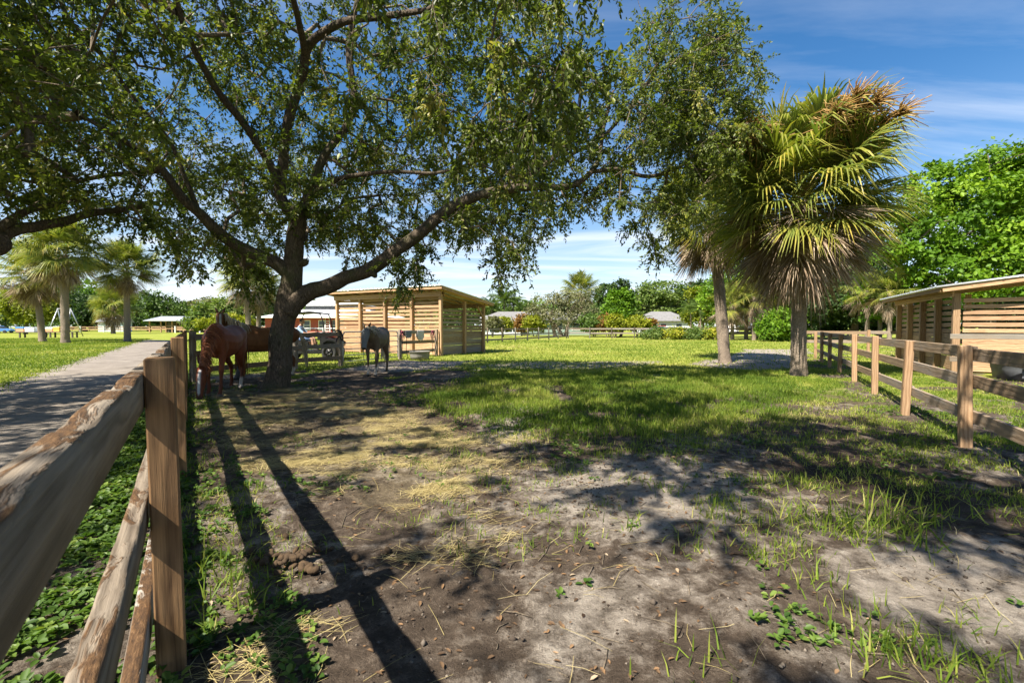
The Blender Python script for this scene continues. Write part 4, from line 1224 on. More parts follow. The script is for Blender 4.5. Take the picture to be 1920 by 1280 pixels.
palm('cabbage palm just left of the largest one, its crown behind oak leaves', b2, W(1336, 405, b2[1] + 0.2), 0.22, 0.19, 1.05, 44, 56, 9, 0.9, 0.15, dead_len=0.72)
pa = G(123, 643)
palm('thick-trunked cabbage palm on the left lawn, second from the left edge', pa, W(119, 478, pa[1]), 0.29, 0.27, 1.28, 50, 34, 12, 0.6, 0.3, dead_len=0.75)
pb = G(80, 640.5)
palm('leaning cabbage palm nearest the left edge of the lawn', pb, W(64, 512, pb[1]), 0.27, 0.20, 1.2, 46, 40, 14, 0.8, 0.2, dead_len=0.85)
pc = G(239, 640)
palm('cabbage palm standing alone beside the end of the left lane', pc, W(237, 507, pc[1]), 0.27, 0.21, 1.2, 50, 28, 15, 0.5, 0.2, dead_len=0.7)
pdd = G(212, 625.5)
palm('small distant palm in front of the white shed', pdd, W(213, 577, pdd[1]), 0.36, 0.26, 1.75, 34, 24, 16, 0.6, 0.1, dead_len=0.8)
pe = np.array([W(466, 600, 44)[0], 44, 0])
palm('cabbage palm rising behind the horses, left of the oak trunk', pe, W(462, 520, 44), 0.24, 0.2, 1.2, 34, 26, 18, 0.7, 0.1, dead_len=0.8)
pf = np.array([W(484, 600, 47)[0], 47, 0])
palm('cabbage palm partly hidden by the oak trunk, behind the horses', pf, W(486, 540, 47), 0.24, 0.2, 1.1, 30, 22, 19, 0.7, 0.1, dead_len=0.8)
# ------------------------------------------------------------------ horses and rider: one continuous skin from lofted volumes
def fuse(name, tubes, voxel=0.016, smooth=4, keep=0.35):
    """tubes: list of (points, rN, rB); merged into one closed surface"""
    mb = MB()
    for P, r, r2 in tubes:
        add_tube(mb, P, np.asarray(r, float), 14, 0.5, True, np.asarray(r2, float))
    o = link('tmp', mb.mesh('tmp'))
    m = o.modifiers.new('r', 'REMESH'); m.mode = 'VOXEL'; m.voxel_size = voxel
    s = o.modifiers.new('s', 'SMOOTH'); s.iterations = smooth; s.factor = 0.5
    dc = o.modifiers.new('d', 'DECIMATE'); dc.ratio = keep
    dg = bpy.context.evaluated_depsgraph_get()
    me = bpy.data.meshes.new_from_object(o.evaluated_get(dg))
    me.name = name
    bpy.data.objects.remove(o)
    me.polygons.foreach_set('use_smooth', np.ones(len(me.polygons), bool))
    return me
def loft(pts, n=None):
    """pts rows: x,y,z, half width (sideways), half height"""
    A = np.array(pts, float)
    n = n or len(A) * 4
    B = smooth_path(A, n)
    return B[:, :3], np.maximum(B[:, 3], 0.004), np.maximum(B[:, 4], 0.004)
def m_coat():
    s = NT('horse coat')
    at = s.n('ShaderNodeAttribute', attribute_name='coat')
    v = s.obj()
    f = s.noise(s.mapping(v, (6, 6, 3)), 2.0, 5, 0.6)
    col = s.mix(1.0, at.outputs['Color'], s.ramp(f, [(0.3, 0.75), (0.7, 1.2)]), 'MULTIPLY')
    hair = s.noise(s.mapping(v, (120, 120, 30)), 1.0, 3)
    s.bsdf(col, 0.58, 0, s.bump(hair, 0.2, 0.004), 0.25)
    return s.m
M['coat'] = m_coat()
def strands(parent, name, roots, dirs, L, mat, w=0.02, seg=5, grav=0.7, seed=1, n_per=3):
    """locks of hair as tapering ribbons with a little thickness"""
    rg = np.random.default_rng(seed); mb = MB()
    for r, d in zip(roots, dirs):
        for _ in range(n_per):
            p = np.array(r, float) + rg.normal(0, 0.012, 3); v = unit(np.array(d, float) + rg.normal(0, 0.14, 3))
            l = L * rg.uniform(0.7, 1.1); pts = [p]
            for k in range(seg):
                v = unit(v + np.array([0, 0, -grav]) * (0.5))
                p = p + v * l / seg; pts.append(p)
            add_tube(mb, np.array(pts), np.linspace(w, w * 0.2, seg + 1), 4, rg.random(), True, np.linspace(w * 0.45, w * 0.15, seg + 1))
    return link(name, mb.mesh(name, True), mat, parent)
def m_hair(name, lo, hi):
    s = NT(name)
    at = s.n('ShaderNodeAttribute', attribute_name='tint')
    s.bsdf(s.ramp(at.outputs['Fac'], [(0.0, lo), (1.0, hi)]), 0.5, 0, None, 0.3)
    return s.m
def horse(label, loc, head_dir, rz_unused, neck, head, body, coat, hair, scale=1.0, hair_side=1, stance=(0, 0, 0, 0), mask=False, socks=(), boot=None, mane_len=0.34, tail_col=None):
    rz = math.atan2(head_dir[1], head_dir[0])
    t = thing('horse', label, 'horse', (loc[0], loc[1], gzs(loc[0], loc[1]) - 0.005), rz)
    t.scale = (scale,) * 3
    tb = []
    tb.append(loft([(0.66, 0, 1.06, .07, .10), (0.60, 0, 1.08, .155, .21), (0.46, 0, 1.10, .215, .30), (0.25, 0, 1.085, .255, .335), (0.0, 0, 1.06, .285, .335), (-0.25, 0, 1.085, .285, .325), (-0.48, 0, 1.14, .255, .285), (-0.68, 0, 1.18, .262, .262), (-0.86, 0, 1.15, .215, .235), (-0.97, 0, 1.10, .12, .16), (-1.0, 0, 1.08, .04, .06)], 44))
    tb.append(loft([(0.62, 0, 1.26, .05, .07), (0.45, 0, 1.36, .07, .09), (0.25, 0, 1.40, .065, .08), (0.05, 0, 1.37, .06, .06), (-0.1, 0, 1.34, .04, .04)], 16))      # withers
    nk = np.array(neck, float); hd = np.array(head, float)
    tb.append(loft(nk, 24)); tb.append(loft(hd, 24))
    # legs: front left/right, hind left/right; stance shifts the foot fore/aft
    for i, (fx_, sy) in enumerate(((0.42, 1), (0.42, -1), (-0.7, 1), (-0.7, -1))):
        dx = stance[i]; y = 0.135 * sy
        if i < 2:
            L = [(fx_ - .02, y * 1.05, 1.12, .09, .17), (fx_, y * 1.1, .95, .085, .125), (fx_ + dx * .2, y * 1.05, .78, .065, .08), (fx_ + dx * .45, y, .60, .048, .055), (fx_ + dx * .6, y, .50, .048, .054), (fx_ + dx * .68, y, .43, .036, .040), (fx_ + dx * .8, y, .30, .030, .034), (fx_ + dx * .92, y, .19, .038, .044), (fx_ + dx * .97 + .03, y, .12, .034, .038), (fx_ + dx + .05, y, .07, .045, .05), (fx_ + dx + .07, y, .0, .058, .064)]
        else:
            L = [(fx_ + .06, y * .95, 1.16, .13, .22), (fx_ + .12, y * 1.15, .95, .12, .19), (fx_ + .15 + dx * .15, y * 1.15, .80, .095, .13), (fx_ + .02 + dx * .35, y * 1.08, .65, .06, .08), (fx_ - .10 + dx * .55, y, .53, .05, .062), (fx_ - .11 + dx * .62, y, .46, .042, .05), (fx_ - .09 + dx * .8, y, .31, .033, .038), (fx_ - .08 + dx * .92, y, .19, .040, .046), (fx_ - .05 + dx * .97, y, .12, .034, .038), (fx_ - .03 + dx, y, .07, .045, .05), (fx_ - .01 + dx, y, .0, .058, .064)]
        tb.append(loft(L, 34))
    # the sideways radius of each loft must be horizontal: tube() frames start from a horizontal normal
    me = fuse('body', tb, 0.017, 5)
    n = len(me.vertices); co = np.zeros(n * 3, np.float32); me.vertices.foreach_get('co', co); co = co.reshape(-1, 3)
    c = np.array(coat)[None, :].repeat(n, 0)
    low = sstep(0.75, 0.35, co[:, 2])[:, None]
    c = c * (1 - 0.35 * low)
    bel = sstep(0.95, 0.78, co[:, 2])[:, None]
    c = c * (1 + 0.10 * bel * (1 - low))
    pol, muz = hd[0, :3], hd[-1, :3]
    ax = muz - pol; s = ((co - pol) @ ax) / (ax @ ax); dist = np.linalg.norm(co - (pol + np.clip(s, 0, 1)[:, None] * ax), axis=1)
    ishead = dist < 0.17
    muzz = (sstep(0.86, 1.0, s) * ishead)[:, None]
    c = c * (1 - muzz) + np.array([[0.035, 0.028, 0.026]]) * muzz
    lat = unit(np.cross(ax, np.array([0, 0, 1.0]) if abs(unit(ax)[2]) < 0.95 else np.array([1.0, 0, 0])))
    front = unit(np.cross(lat, ax)); front = front * (1 if front @ np.array([0.6, 0, 0.8]) > 0 else -1)
    rel = co - (pol + s[:, None] * ax)
    if body == 'blaze':
        bz = (sstep(0.03, 0.015, np.abs(rel @ lat)) * (rel @ front > 0.02) * (s > 0.2) * (s < 0.85))[:, None] * ishead[:, None]
        c = c * (1 - bz) + 0.42 * bz
    feet = [(0.42, 1), (0.42, -1), (-0.7, 1), (-0.7, -1)]
    for i, (fx_, sy) in enumerate(feet):
        near = (np.abs(co[:, 1] - 0.135 * sy) < 0.12) & (np.abs(co[:, 0] - (fx_ + stance[i])) < 0.25)
        if i in socks:
            w = (near * sstep(0.30, 0.22, co[:, 2]))[:, None]
            c = c * (1 - w) + np.array([[0.50, 0.44, 0.38]]) * w
        hoof = (near * sstep(0.075, 0.06, co[:, 2]))[:, None]
        c = c * (1 - hoof) + np.array([[0.10, 0.085, 0.07]]) * hoof
    at = me.attributes.new('coat', 'FLOAT_COLOR', 'POINT')
    at.data.foreach_set('color', np.concatenate([c, np.ones((n, 1))], 1).astype(np.float32).ravel())
    link('body', me, M['coat'], t)
    # ears
    ez = unit(nk[-1, :3] - nk[-2, :3])
    for sgn in (-1, 1):
        e0 = pol + lat * 0.055 * sgn - unit(ax) * 0.02 + front * 0.04
        d = unit(-unit(ax) * 0.9 + front * 0.15 + lat * 0.28 * sgn)
        mb = MB(); add_tube(mb, np.array([e0, e0 + d * 0.06, e0 + d * 0.12, e0 + d * 0.185]), [0.028, 0.038, 0.028, 0.004], 8, 0.5, True, [0.018, 0.02, 0.014, 0.003])
        em = mb.mesh('ear', True); at = em.attributes.new('coat', 'FLOAT_COLOR', 'POINT')
        at.data.foreach_set('color', np.tile(np.array([*[v * (0.45 if mask is False else 0.7) for v in coat], 1], np.float32), len(em.vertices)))
        link('ear', em, M['coat'], t)
        # eye
        ey = pol + ax * 0.33 + lat * 0.088 * sgn + front * 0.045
        mb = MB(); add_tube(mb, np.array([ey - lat * 0.012, ey - lat * 0.006, ey + lat * 0.006, ey + lat * 0.012]), [0.008, 0.02, 0.02, 0.008], 8)
        if not mask: link('eye', mb.mesh('eye', True), M['black'], t)
    # mane along the crest
    T_, N_, B_ = frames(loft(nk, 24)[0])
    Pn, rw, rh = loft(nk, 24)
    roots = []; dirs = []
    for i in range(3, 24):
        tdir = T_[i]; upv = np.array([-tdir[2], 0, tdir[0]]) if abs(tdir[1]) < 0.6 else np.array([0, 0, 1.0])
        upv = unit(upv - tdir * (upv @ tdir))
        if upv[2] < -0.2 or (upv[2] < 0.2 and upv[0] < 0): upv = -upv
        roots.append(Pn[i] + upv * rh[i] * 0.97); dirs.append(upv * 0.35 + np.array([0, hair_side * 0.9, 0.1]))
    strands(t, 'mane', roots, dirs, mane_len, hair, 0.018, 5, 0.85, 5, 4)
    strands(t, 'forelock', [pol + front * 0.06 + lat * k * 0.012 for k in (-2, -1, 0, 1, 2)], [unit(ax) + front * 0.35] * 5, 0.22, hair, 0.015, 4, 0.25, 6, 3)
    strands(t, 'tail', [(-0.985 + 0.01 * (k % 3), 0.012 * (k - 4), 1.24 - 0.008 * k) for k in range(9)], [(-0.75, 0.03 * (k - 4), 0.25) for k in range(9)], 0.95, tail_col or hair, 0.024, 9, 1.7, 7, 7)
    if mask:
        P, a, b = loft(hd, 24)
        mb = MB(); add_tube(mb, P[1:19], a[1:19] + 0.012, 16, 0.5, True, b[1:19] + 0.012)
        link('fly_mask', mb.mesh('fly_mask', True), M['grey_cloth'], t)
    if boot is not None:
        fx_, sy = feet[boot]; y = 0.135 * sy; dx = stance[boot]
        mb = MB(); add_tube(mb, np.array([(fx_ + dx * .7, y, .40), (fx_ + dx * .85, y, .28), (fx_ + dx * .95 + .02, y, .14), (fx_ + dx + .05, y, .06), (fx_ + dx + .06, y, 0.01)]), [.06, .07, .08, .09, .09], 12)
        link('leg_boot', mb.mesh('leg_boot', True), M['black'], t)
    return t
H_chest = m_hair('chestnut mane', (0.10, 0.028, 0.009), (0.30, 0.10, 0.034))
H_flax = m_hair('flaxen mane', (0.30, 0.24, 0.16), (0.66, 0.56, 0.40))
H_pale = m_hair('pale grey mane', (0.26, 0.24, 0.20), (0.55, 0.51, 0.43))
graze_neck = [(0.40, 0, 1.20, .14, .27), (0.60, 0.01, 1.13, .12, .235), (0.80, 0.02, .98, .095, .185), (0.96, 0.03, .80, .08, .145), (1.05, 0.03, .64, .075, .115)]
graze_head = [(1.02, 0.03, .68, .06, .075), (1.07, 0.03, .58, .095, .125), (1.13, 0.03, .46, .092, .13), (1.19, 0.03, .32, .07, .095), (1.23, 0.03, .19, .058, .070), (1.25, 0.03, .10, .056, .062), (1.25, 0.03, .06, .03, .03)]
horse('chestnut horse grazing hay beside the left fence, head down', (-6.05, 9.5), (0.24, -0.97), 0, graze_neck, graze_head, 'blaze', (0.165, 0.044, 0.016), H_chest, 1.0, 1, (0.12, -0.06, 0.12, -0.14), socks=(2,), mane_len=0.30)
up_neck = [(0.38, 0, 1.22, .14, .26), (0.56, 0.01, 1.36, .12, .215), (0.72, 0.03, 1.50, .095, .165), (0.82, 0.06, 1.62, .08, .13), (0.86, 0.10, 1.70, .075, .11)]
turn_head = [(0.86, 0.07, 1.73, .06, .07), (0.865, 0.14, 1.69, .095, .125), (0.87, 0.23, 1.60, .092, .128), (0.87, 0.33, 1.48, .07, .095), (0.865, 0.41, 1.37, .058, .07), (0.86, 0.46, 1.30, .056, .062), (0.86, 0.475, 1.27, .03, .03)]
horse('dark palomino horse with flaxen mane looking at the camera beside the oak trunk', (-6.92, 12.4), (-0.84, -0.54), 0, up_neck, turn_head, 'blaze', (0.165, 0.068, 0.024), H_flax, 1.0, 1, (0.04, -0.10, 0.05, -0.12), socks=(2, 3), boot=0, mane_len=0.40)
low_neck = [(0.40, 0, 1.18, .14, .26), (0.60, 0.0, 1.20, .12, .22), (0.80, 0.0, 1.24, .095, .165), (0.94, 0.0, 1.29, .08, .13), (1.02, 0.0, 1.30, .075, .11)]
low_head = [(0.99, 0, 1.36, .06, .07), (1.05, 0, 1.29, .095, .12), (1.13, 0, 1.18, .092, .128), (1.21, 0, 1.04, .07, .095), (1.265, 0, .91, .058, .07), (1.29, 0, .83, .056, .062), (1.295, 0, .80, .03, .03)]
horse('pale dun horse in a grey fly mask walking towards the camera from the gate', (-3.98, 13.3), (0.04, -1.0), 0, low_neck, low_head, 'plain', (0.15, 0.105, 0.065), H_pale, 0.97, 1, (0.14, -0.06, -0.05, 0.12), mask=True, socks=(0, 1, 3), mane_len=0.3)

# ------------------------------------------------------------------ utility vehicle and driver
ub = np.array([W(583, 680, 19.0)[0], 19.0, 0.0])
uv = thing('utility_vehicle', 'black two-seat utility vehicle with roof parked behind the fence', 'utility vehicle', (ub[0], ub[1], 0), math.radians(6))
uv.scale = (0.86, 0.95, 1.0)
def prism(name, parent, outline, y0, y1, mat, bev=0.02):
    """side outline (x,z) pushed from y0 to y1"""
    bm = bmesh.new()
    a = [bm.verts.new((x, y0, z)) for x, z in outline]; b = [bm.verts.new((x, y1, z)) for x, z in outline]
    n = len(a)
    bm.faces.new(a); bm.faces.new(b[::-1])
    for i in range(n): bm.faces.new((a[i], b[i], b[(i + 1) % n], a[(i + 1) % n]))
    bmesh.ops.recalc_face_normals(bm, faces=bm.faces)
    if bev: bmesh.ops.bevel(bm, geom=list(bm.edges), offset=bev, segments=2, affect='EDGES', clamp_overlap=True)
    me = bpy.data.meshes.new(name); bm.to_mesh(me); bm.free()
    return link(name, me, mat, parent)
prism('chassis', uv, [(-1.35, .35), (-1.4, .55), (-.55, .58), (-.5, .42), (.55, .42), (.75, .55), (1.35, .55), (1.45, .4), (1.3, .3), (-1.2, .28)], -.62, .62, M['black'])
prism('hood', uv, [(.62, .55), (.60, .98), (.85, 1.0), (1.25, .88), (1.48, .72), (1.5, .55)], -.6, .6, M['black'], 0.05)
prism('cargo_bed', uv, [(-1.5, .62), (-1.55, .98), (-.58, .98), (-.58, .62)], -.66, .66, M['dark_tub'])
prism('seat', uv, [(-.52, .58), (-.58, 1.22), (-.46, 1.25), (-.36, .82), (.12, .80), (.14, .58)], -.6, .6, M['black'], 0.04)
prism('roof', uv, [(-.62, 1.90), (-.55, 1.97), (.2, 2.02), (.72, 1.96), (.80, 1.90), (.70, 1.90), (.2, 1.95), (-.5, 1.91)], -.66, .66, M['black'], 0.015)
prism('dashboard', uv, [(.50, .85), (.52, 1.05), (.66, 1.06), (.66, .85)], -.58, .58, M['black'])
prism('hood_pack', uv, [(.78, 1.0), (.80, 1.12), (.92, 1.18), (1.15, 1.10), (1.22, .94), (1.0, .98)], -.32, .32, M['red'], 0.04)
for y in (-.62, .62):
    tube_obj('cage_bar', uv, smooth_path([(-.56, y, .6), (-.58, y, 1.5), (-.50, y, 1.92), (.2, y, 1.95), (.66, y, 1.90), (.82, y, 1.4), (.86, y, .98)], 30), 0.026, M['black'])
    prism('fender', uv, [(.72, .62), (.78, .80), (1.0, .92), (1.3, .88), (1.5, .72), (1.48, .66), (1.28, .80), (1.0, .82), (.84, .74), (.78, .62)], y - (.12 if y > 0 else -.02), y + (.02 if y > 0 else -.12) if y > 0 else y - .12, M['black'], 0.008)
for x in (-1.0, 1.08):
    for y in (-.62, .62):
        w = thing('wheel', '', '', (x, y, .33)); w.parent = uv
        del w['label']; del w['category']
        mb = MB()
        a = np.linspace(0, 2 * math.pi, 33)[:-1]
        prof = [(.19, -.10), (.27, -.125), (.315, -.115), (.335, -.06), (.335, .06), (.315, .115), (.27, .125), (.19, .10)]
        V = np.array([[r * math.cos(t), yy, r * math.sin(t)] for t in a for r, yy in prof]); K = len(prof)
        # tread lugs
        for i in range(0, 32, 2):
            for j in (3, 4): V[i * K + j] *= np.array([1.05, 1, 1.05])
        i = np.arange(32)[:, None] * K; i2 = ((np.arange(32)[:, None] + 1) % 32) * K; j = np.arange(K)[None, :]; jn = (j + 1) % K
        mb.add(V, np.stack([i + j, i2 + j, i2 + jn, i + jn], -1).reshape(-1, 4))
        link('tyre', mb.mesh('tyre', True), M['rubber'], w)
        mb = MB(); add_tube(mb, np.array([(0, -.09, 0), (0, -.05, 0), (0, .05, 0), (0, .09, 0)]), [.19, .17, .17, .19], 20)
        for k in range(6):
            an = k * math.pi / 3
            for sy in (-.085, .085): add_tube(mb, np.array([(0.03 * math.cos(an), sy, 0.03 * math.sin(an)), (.18 * math.cos(an), sy, .18 * math.sin(an))]), [.028, .02], 6)
        link('rim', mb.mesh('rim', True), M['black'], w)
tube_obj('steering_wheel', uv, np.array([(.36 + .06 * math.sin(t), -.3 + .17 * math.cos(t), 1.12 + .16 * math.sin(t)) for t in np.linspace(0, 2 * math.pi, 25)]), 0.013, M['black'], 6)
tube_obj('steering_column', uv, [(.38, -.3, 1.12), (.56, -.3, .95)], 0.018, M['black'], 6)

def m_person():
    s = NT('driver')
    at = s.n('ShaderNodeAttribute', attribute_name='coat')
    s.bsdf(at.outputs['Color'], 0.7)
    return s.m
person = thing('person', 'person in light blue shirt and shorts sitting at the wheel of the utility vehicle', 'person', (ub[0], ub[1], 0), math.radians(6))
B_ = [loft([(-.28, -.3, .80, .17, .13), (-.30, -.3, .95, .16, .12), (-.31, -.3, 1.15, .185, .125), (-.30, -.3, 1.32, .20, .11), (-.29, -.3, 1.40, .12, .08), (-.27, -.3, 1.47, .055, .055), (-.25, -.3, 1.53, .055, .055)], 22),
      loft([(-.26, -.3, 1.49, .045, .05), (-.235, -.3, 1.54, .066, .085), (-.23, -.3, 1.61, .076, .098), (-.235, -.3, 1.68, .07, .09), (-.24, -.3, 1.725, .03, .04)], 14),
      loft([(-.15, -.3, 1.595, .012, .014), (-.12, -.3, 1.575, .014, .014), (-.135, -.3, 1.56, .01, .01)], 6)]
for s in (-1, 1):
    y = -.3 + .105 * s
    B_.append(loft([(-.30, y, .86, .10, .10), (-.05, y, .90, .088, .088), (.17, y + .02 * s, .90, .065, .065), (.22, y + .02 * s, .80, .058, .06), (.24, y + .02 * s, .62, .055, .06), (.27, y + .02 * s, .48, .036, .04)], 20))
    B_.append(loft([(.23, y + .02 * s, .46, .045, .035), (.34, y + .02 * s, .45, .045, .03), (.43, y + .02 * s, .445, .03, .02)], 10))
    ys_ = -.3 + .21 * s
    hand = np.array([.34, -.3 + .155 * s, 1.16])
    B_.append(loft([(-.30, ys_ - .02 * s, 1.36, .06, .06), (-.22, ys_ + .02 * s, 1.24, .052, .052), (-.06, ys_ + .03 * s, 1.12, .042, .042), (.12, ys_, 1.14, .036, .036), (.27, -.3 + .165 * s, 1.16, .026, .026)], 20))
    B_.append(loft([(.26, hand[1], 1.16, .026, .02), (.30, hand[1], 1.165, .036, .022), (.335, hand[1], 1.165, .034, .02)], 8))
    for k in range(4):
        yy = hand[1] + (k - 1.5) * .017
        B_.append(loft([(.325, yy, 1.172, .0085, .0085), (.368, yy, 1.178, .0085, .0085), (.385 - .004 * k, yy, 1.155, .008, .008), (.368, yy, 1.138, .007, .007)], 9))
    B_.append(loft([(.295, hand[1] - .03 * s, 1.16, .010, .010), (.325, hand[1] - .045 * s, 1.15, .009, .009), (.35, hand[1] - .04 * s, 1.135, .008, .008)], 7))
pm = fuse('body', B_, 0.0095, 3)
n = len(pm.vertices); co = np.zeros(n * 3, np.float32); pm.vertices.foreach_get('co', co); co = co.reshape(-1, 3)
c = np.tile(np.array([[0.42, 0.24, 0.16]]), (n, 1))
shirt = (co[:, 2] > .93) & (co[:, 2] < 1.435) & (co[:, 0] < -.10) & ~((co[:, 0] > -.2) & (co[:, 2] > 1.5))
c[shirt] = (0.30, 0.42, 0.60)
short = (co[:, 2] <= .97) & (co[:, 0] < .14) & (co[:, 2] > .74) & ~((co[:, 0] > .2)) & ~shirt
c[short] = (0.06, 0.11, 0.24)
c[(co[:, 2] < .53)] = (0.05, 0.045, 0.04)
hair_ = (co[:, 2] > 1.6) & ((co[:, 0] < -.22) | (co[:, 2] > 1.69))
c[hair_] = (0.035, 0.025, 0.02)
at = pm.attributes.new('coat', 'FLOAT_COLOR', 'POINT'); at.data.foreach_set('color', np.concatenate([c, np.ones((n, 1))], 1).astype(np.float32).ravel())
link('body', pm, m_person(), person)

# ------------------------------------------------------------------ tubs, tack
def tub(name, label, cat, loc, rx_, ry_, h, mat, rz=0.0, wall=0.03, flare=1.15, square=0.0):
    a = np.linspace(0, 2 * math.pi, 41)[:-1]
    def ring(k, z):
        c, s = np.cos(a), np.sin(a)
        if square: c = np.sign(c) * np.abs(c) ** (1 - square); s = np.sign(s) * np.abs(s) ** (1 - square)
        return np.stack([rx_ * k * c, ry_ * k * s, np.full_like(a, z)], -1)
    fl = flare
    rows = [ring(0.02, 0.0), ring(1.0, 0.0), ring(1 + (fl - 1) * .5, h * .45), ring(1 + (fl - 1) * .5 + .012, h * .5), ring(1 + (fl - 1) * .95, h * .93), ring(fl + .035, h * .94), ring(fl + .04, h), ring(fl - .005, h), ring(fl - .02, h * .9), ring(1 - wall / rx_, h * .10), ring(0.02, h * .10)]
    V = np.concatenate(rows); k = 40
    i = np.arange(len(rows) - 1)[:, None] * k; j = np.arange(k)[None, :]; jn = (j + 1) % k
    t = thing(name, label, cat, (*loc, gzs(*loc)), rz)
    link('shell', mk_mesh('shell', V, np.stack([i + j, i + jn, i + k + jn, i + k + j], -1).reshape(-1, 4), None, True), mat, t)
    wv = ring(fl * .97 - .02, h * .72); wv = np.concatenate([wv, [[0, 0, h * .72]]])
    link('water', mk_mesh('water', wv, np.stack([np.arange(40), (np.arange(40) + 1) % 40, np.full(40, 40)], -1)), M['glass'], t)
    return t
tl = G(789, 673)[:2]
tub('water_tub', 'grey rubber water tub on the grass before the slatted shelter', 'water tub', tl + np.array([0, -0.2]), 0.38, 0.30, 0.36, M['grey_tub'], 0.4)
tk = tub('stock_tank', 'long dark grey stock tank behind the right fence by the shelter', 'stock tank', q0 + np.array([0.9, -0.42]) * 2.35 + np.array([0.55, 0.75]), 1.25, 0.55, 0.58, M['dark_tub'], math.atan2(-0.42, 0.9), 0.05, 1.06, 0.55)
for k, (dx) in enumerate((-0.72, 0.0, 0.72)):
    for z in (0.16, 0.40):
        box('side_panel', tk, (0.60, 0.03, 0.17), (dx, -0.575 - (0.012 if z > 0.3 else 0), z), M['dark_tub'], bev=0.02)
box('label_plate', tk, (0.16, 0.008, 0.12), (-0.25, -0.603, 0.27), M['white'], bev=0.001)

# tack on the short fence
fd = unit((sc0 + np.array([-0.2, -0.12])) - gr_); fnr = np.array([fd[1], -fd[0]])
def on_rail(s, d=0.0, z=1.22): return np.array([*(gr_ + fd * s + fnr * d), z])
def drape(name, label, cat, s, w, drop, mat, seed):
    """cloth hanging over the top rail, both sides, with folds"""
    rg = np.random.default_rng(seed)
    nu, nv = 14, 16
    t = thing(name, label, cat, on_rail(s, 0, 1.0))
    V = []
    for i in range(nu):
        u = i / (nu - 1) - .5
        dl = drop * (1 - 1.1 * abs(u) ** 1.6) * (1 + .1 * math.sin(i * 2.1 + seed))
        for j in range(nv):
            v = j / (nv - 1) * 2 - 1
            if abs(v) < .2: off = v / .2 * .045; z = .235 - .008 * abs(v)
            else: off = math.copysign(.048 + .015 * math.sin(i * 1.3 + seed) * (abs(v) - .2), v); z = .235 - (abs(v) - .2) / .8 * dl
            p = fd * u * w; o = fnr * (off - 0.07)
            V.append((p[0] + o[0], p[1] + o[1], z))
    i = np.arange(nu - 1)[:, None] * nv; j = np.arange(nv - 1)[None, :]
    o = link('cloth', mk_mesh('cloth', V, np.stack([i + j, i + j + 1, i + nv + j + 1, i + nv + j], -1).reshape(-1, 4), None, True), mat, t)
    so = o.modifiers.new('s', 'SOLIDIFY'); so.thickness = 0.008
    tube_obj('binding', t, [(*(np.array(V[k * nv + nv - 1][:2]) + fnr * 0.004), V[k * nv + nv - 1][2]) for k in range(nu)], 0.009, M['white'], 5)
    return t
Lf = np.linalg.norm(sc0 - gr_)
drape('fly_mask', 'pale grey fly mask draped over the short fence, nearest the gate', 'fly mask', Lf * .22, .42, .34, M['grey_cloth'], 1)
drape('fly_mask', 'white-edged grey fly mask draped over the short fence, nearer the shelter', 'fly mask', Lf * .52, .48, .46, M['pale_cloth'], 2)
def halter(label, s, seed):
    t = thing('halter', label, 'halter', on_rail(s, .12, 0.0))
    rg = np.random.default_rng(seed)
    for k in range(4):
        c = np.array([0, 0, 1.12 - .05 * k]); r = .07 + .02 * k
        P = [c + np.array([fd[0] * r * math.cos(a) + fnr[0] * .02 * math.sin(3 * a + k), fd[1] * r * math.cos(a) + fnr[1] * .02 * math.sin(3 * a + k), r * 1.25 * math.sin(a)]) for a in np.linspace(0, 2 * math.pi, 17)]
        tube_obj('strap', t, np.array(P), 0.014, M['magenta'] if k % 2 == 0 else M['rope'], 5)
    tube_obj('lead_rope', t, smooth_path([(0, 0, 1.05), (.02, -.02, .7), (0, .0, .35), (.04, -.05, .06)], 14), 0.012, M['rope'], 5)
halter('crimson and black halter hanging on the gate post', 0.0, 1)
halter('dark crimson halter hanging on the short fence nearest the shelter corner', Lf * .76, 2)
tube_obj('lead_rope', None, smooth_path([on_rail(.28, .1, 1.2), on_rail(.3, .12, .8), on_rail(.29, .1, .4), on_rail(.25, .25, .04)], 20), 0.014, M['rope'], 6, label='black lead rope hanging straight down beside the gate post', category='rope')
tube_obj('tie_rope', None, smooth_path([(gl[0] - .12, gl[1] - .1, 1.22), (gl[0], gl[1] - .14, 1.27), (gl[0] + .12, gl[1] - .1, 1.1), (gl[0] + .13, gl[1] - .1, .9), (gl[0] + .02, gl[1] - .13, 1.05), (gl[0] - .1, gl[1] - .12, .86)], 40), 0.025, M['rope'], 6, label='black tie rope wound round the post at the left end of the gate', category='rope')

# manure
mg = G(545, 1058)
mp_ = thing('manure_pile', 'dark brown pile of horse manure on the sand near the closest fence post', 'manure', (mg[0], mg[1], 0)); rg = np.random.default_rng(3)
for k in range(46):
    mb = MB()
    a = rg.uniform(0, 6.28); r = abs(rg.normal(0, .16))
    p = np.array([r * 1.5 * math.cos(a), r * .8 * math.sin(a), 0])
    p[2] = gzs(mg[0] + p[0], mg[1] + p[1]) + .015 + max(0, .05 - .2 * r)
    d = rand_unit(1, rg)[0] * np.array([.03, .03, .012])
    add_tube(mb, np.array([p - d * 1.1, p - d * .6, p + d * .6, p + d * 1.1]), np.array([.008, .021, .018, .006]) * rg.uniform(.6, 1.2), 7)
    link('dropping', mb.mesh('dropping', True), M['manure'], mp_)

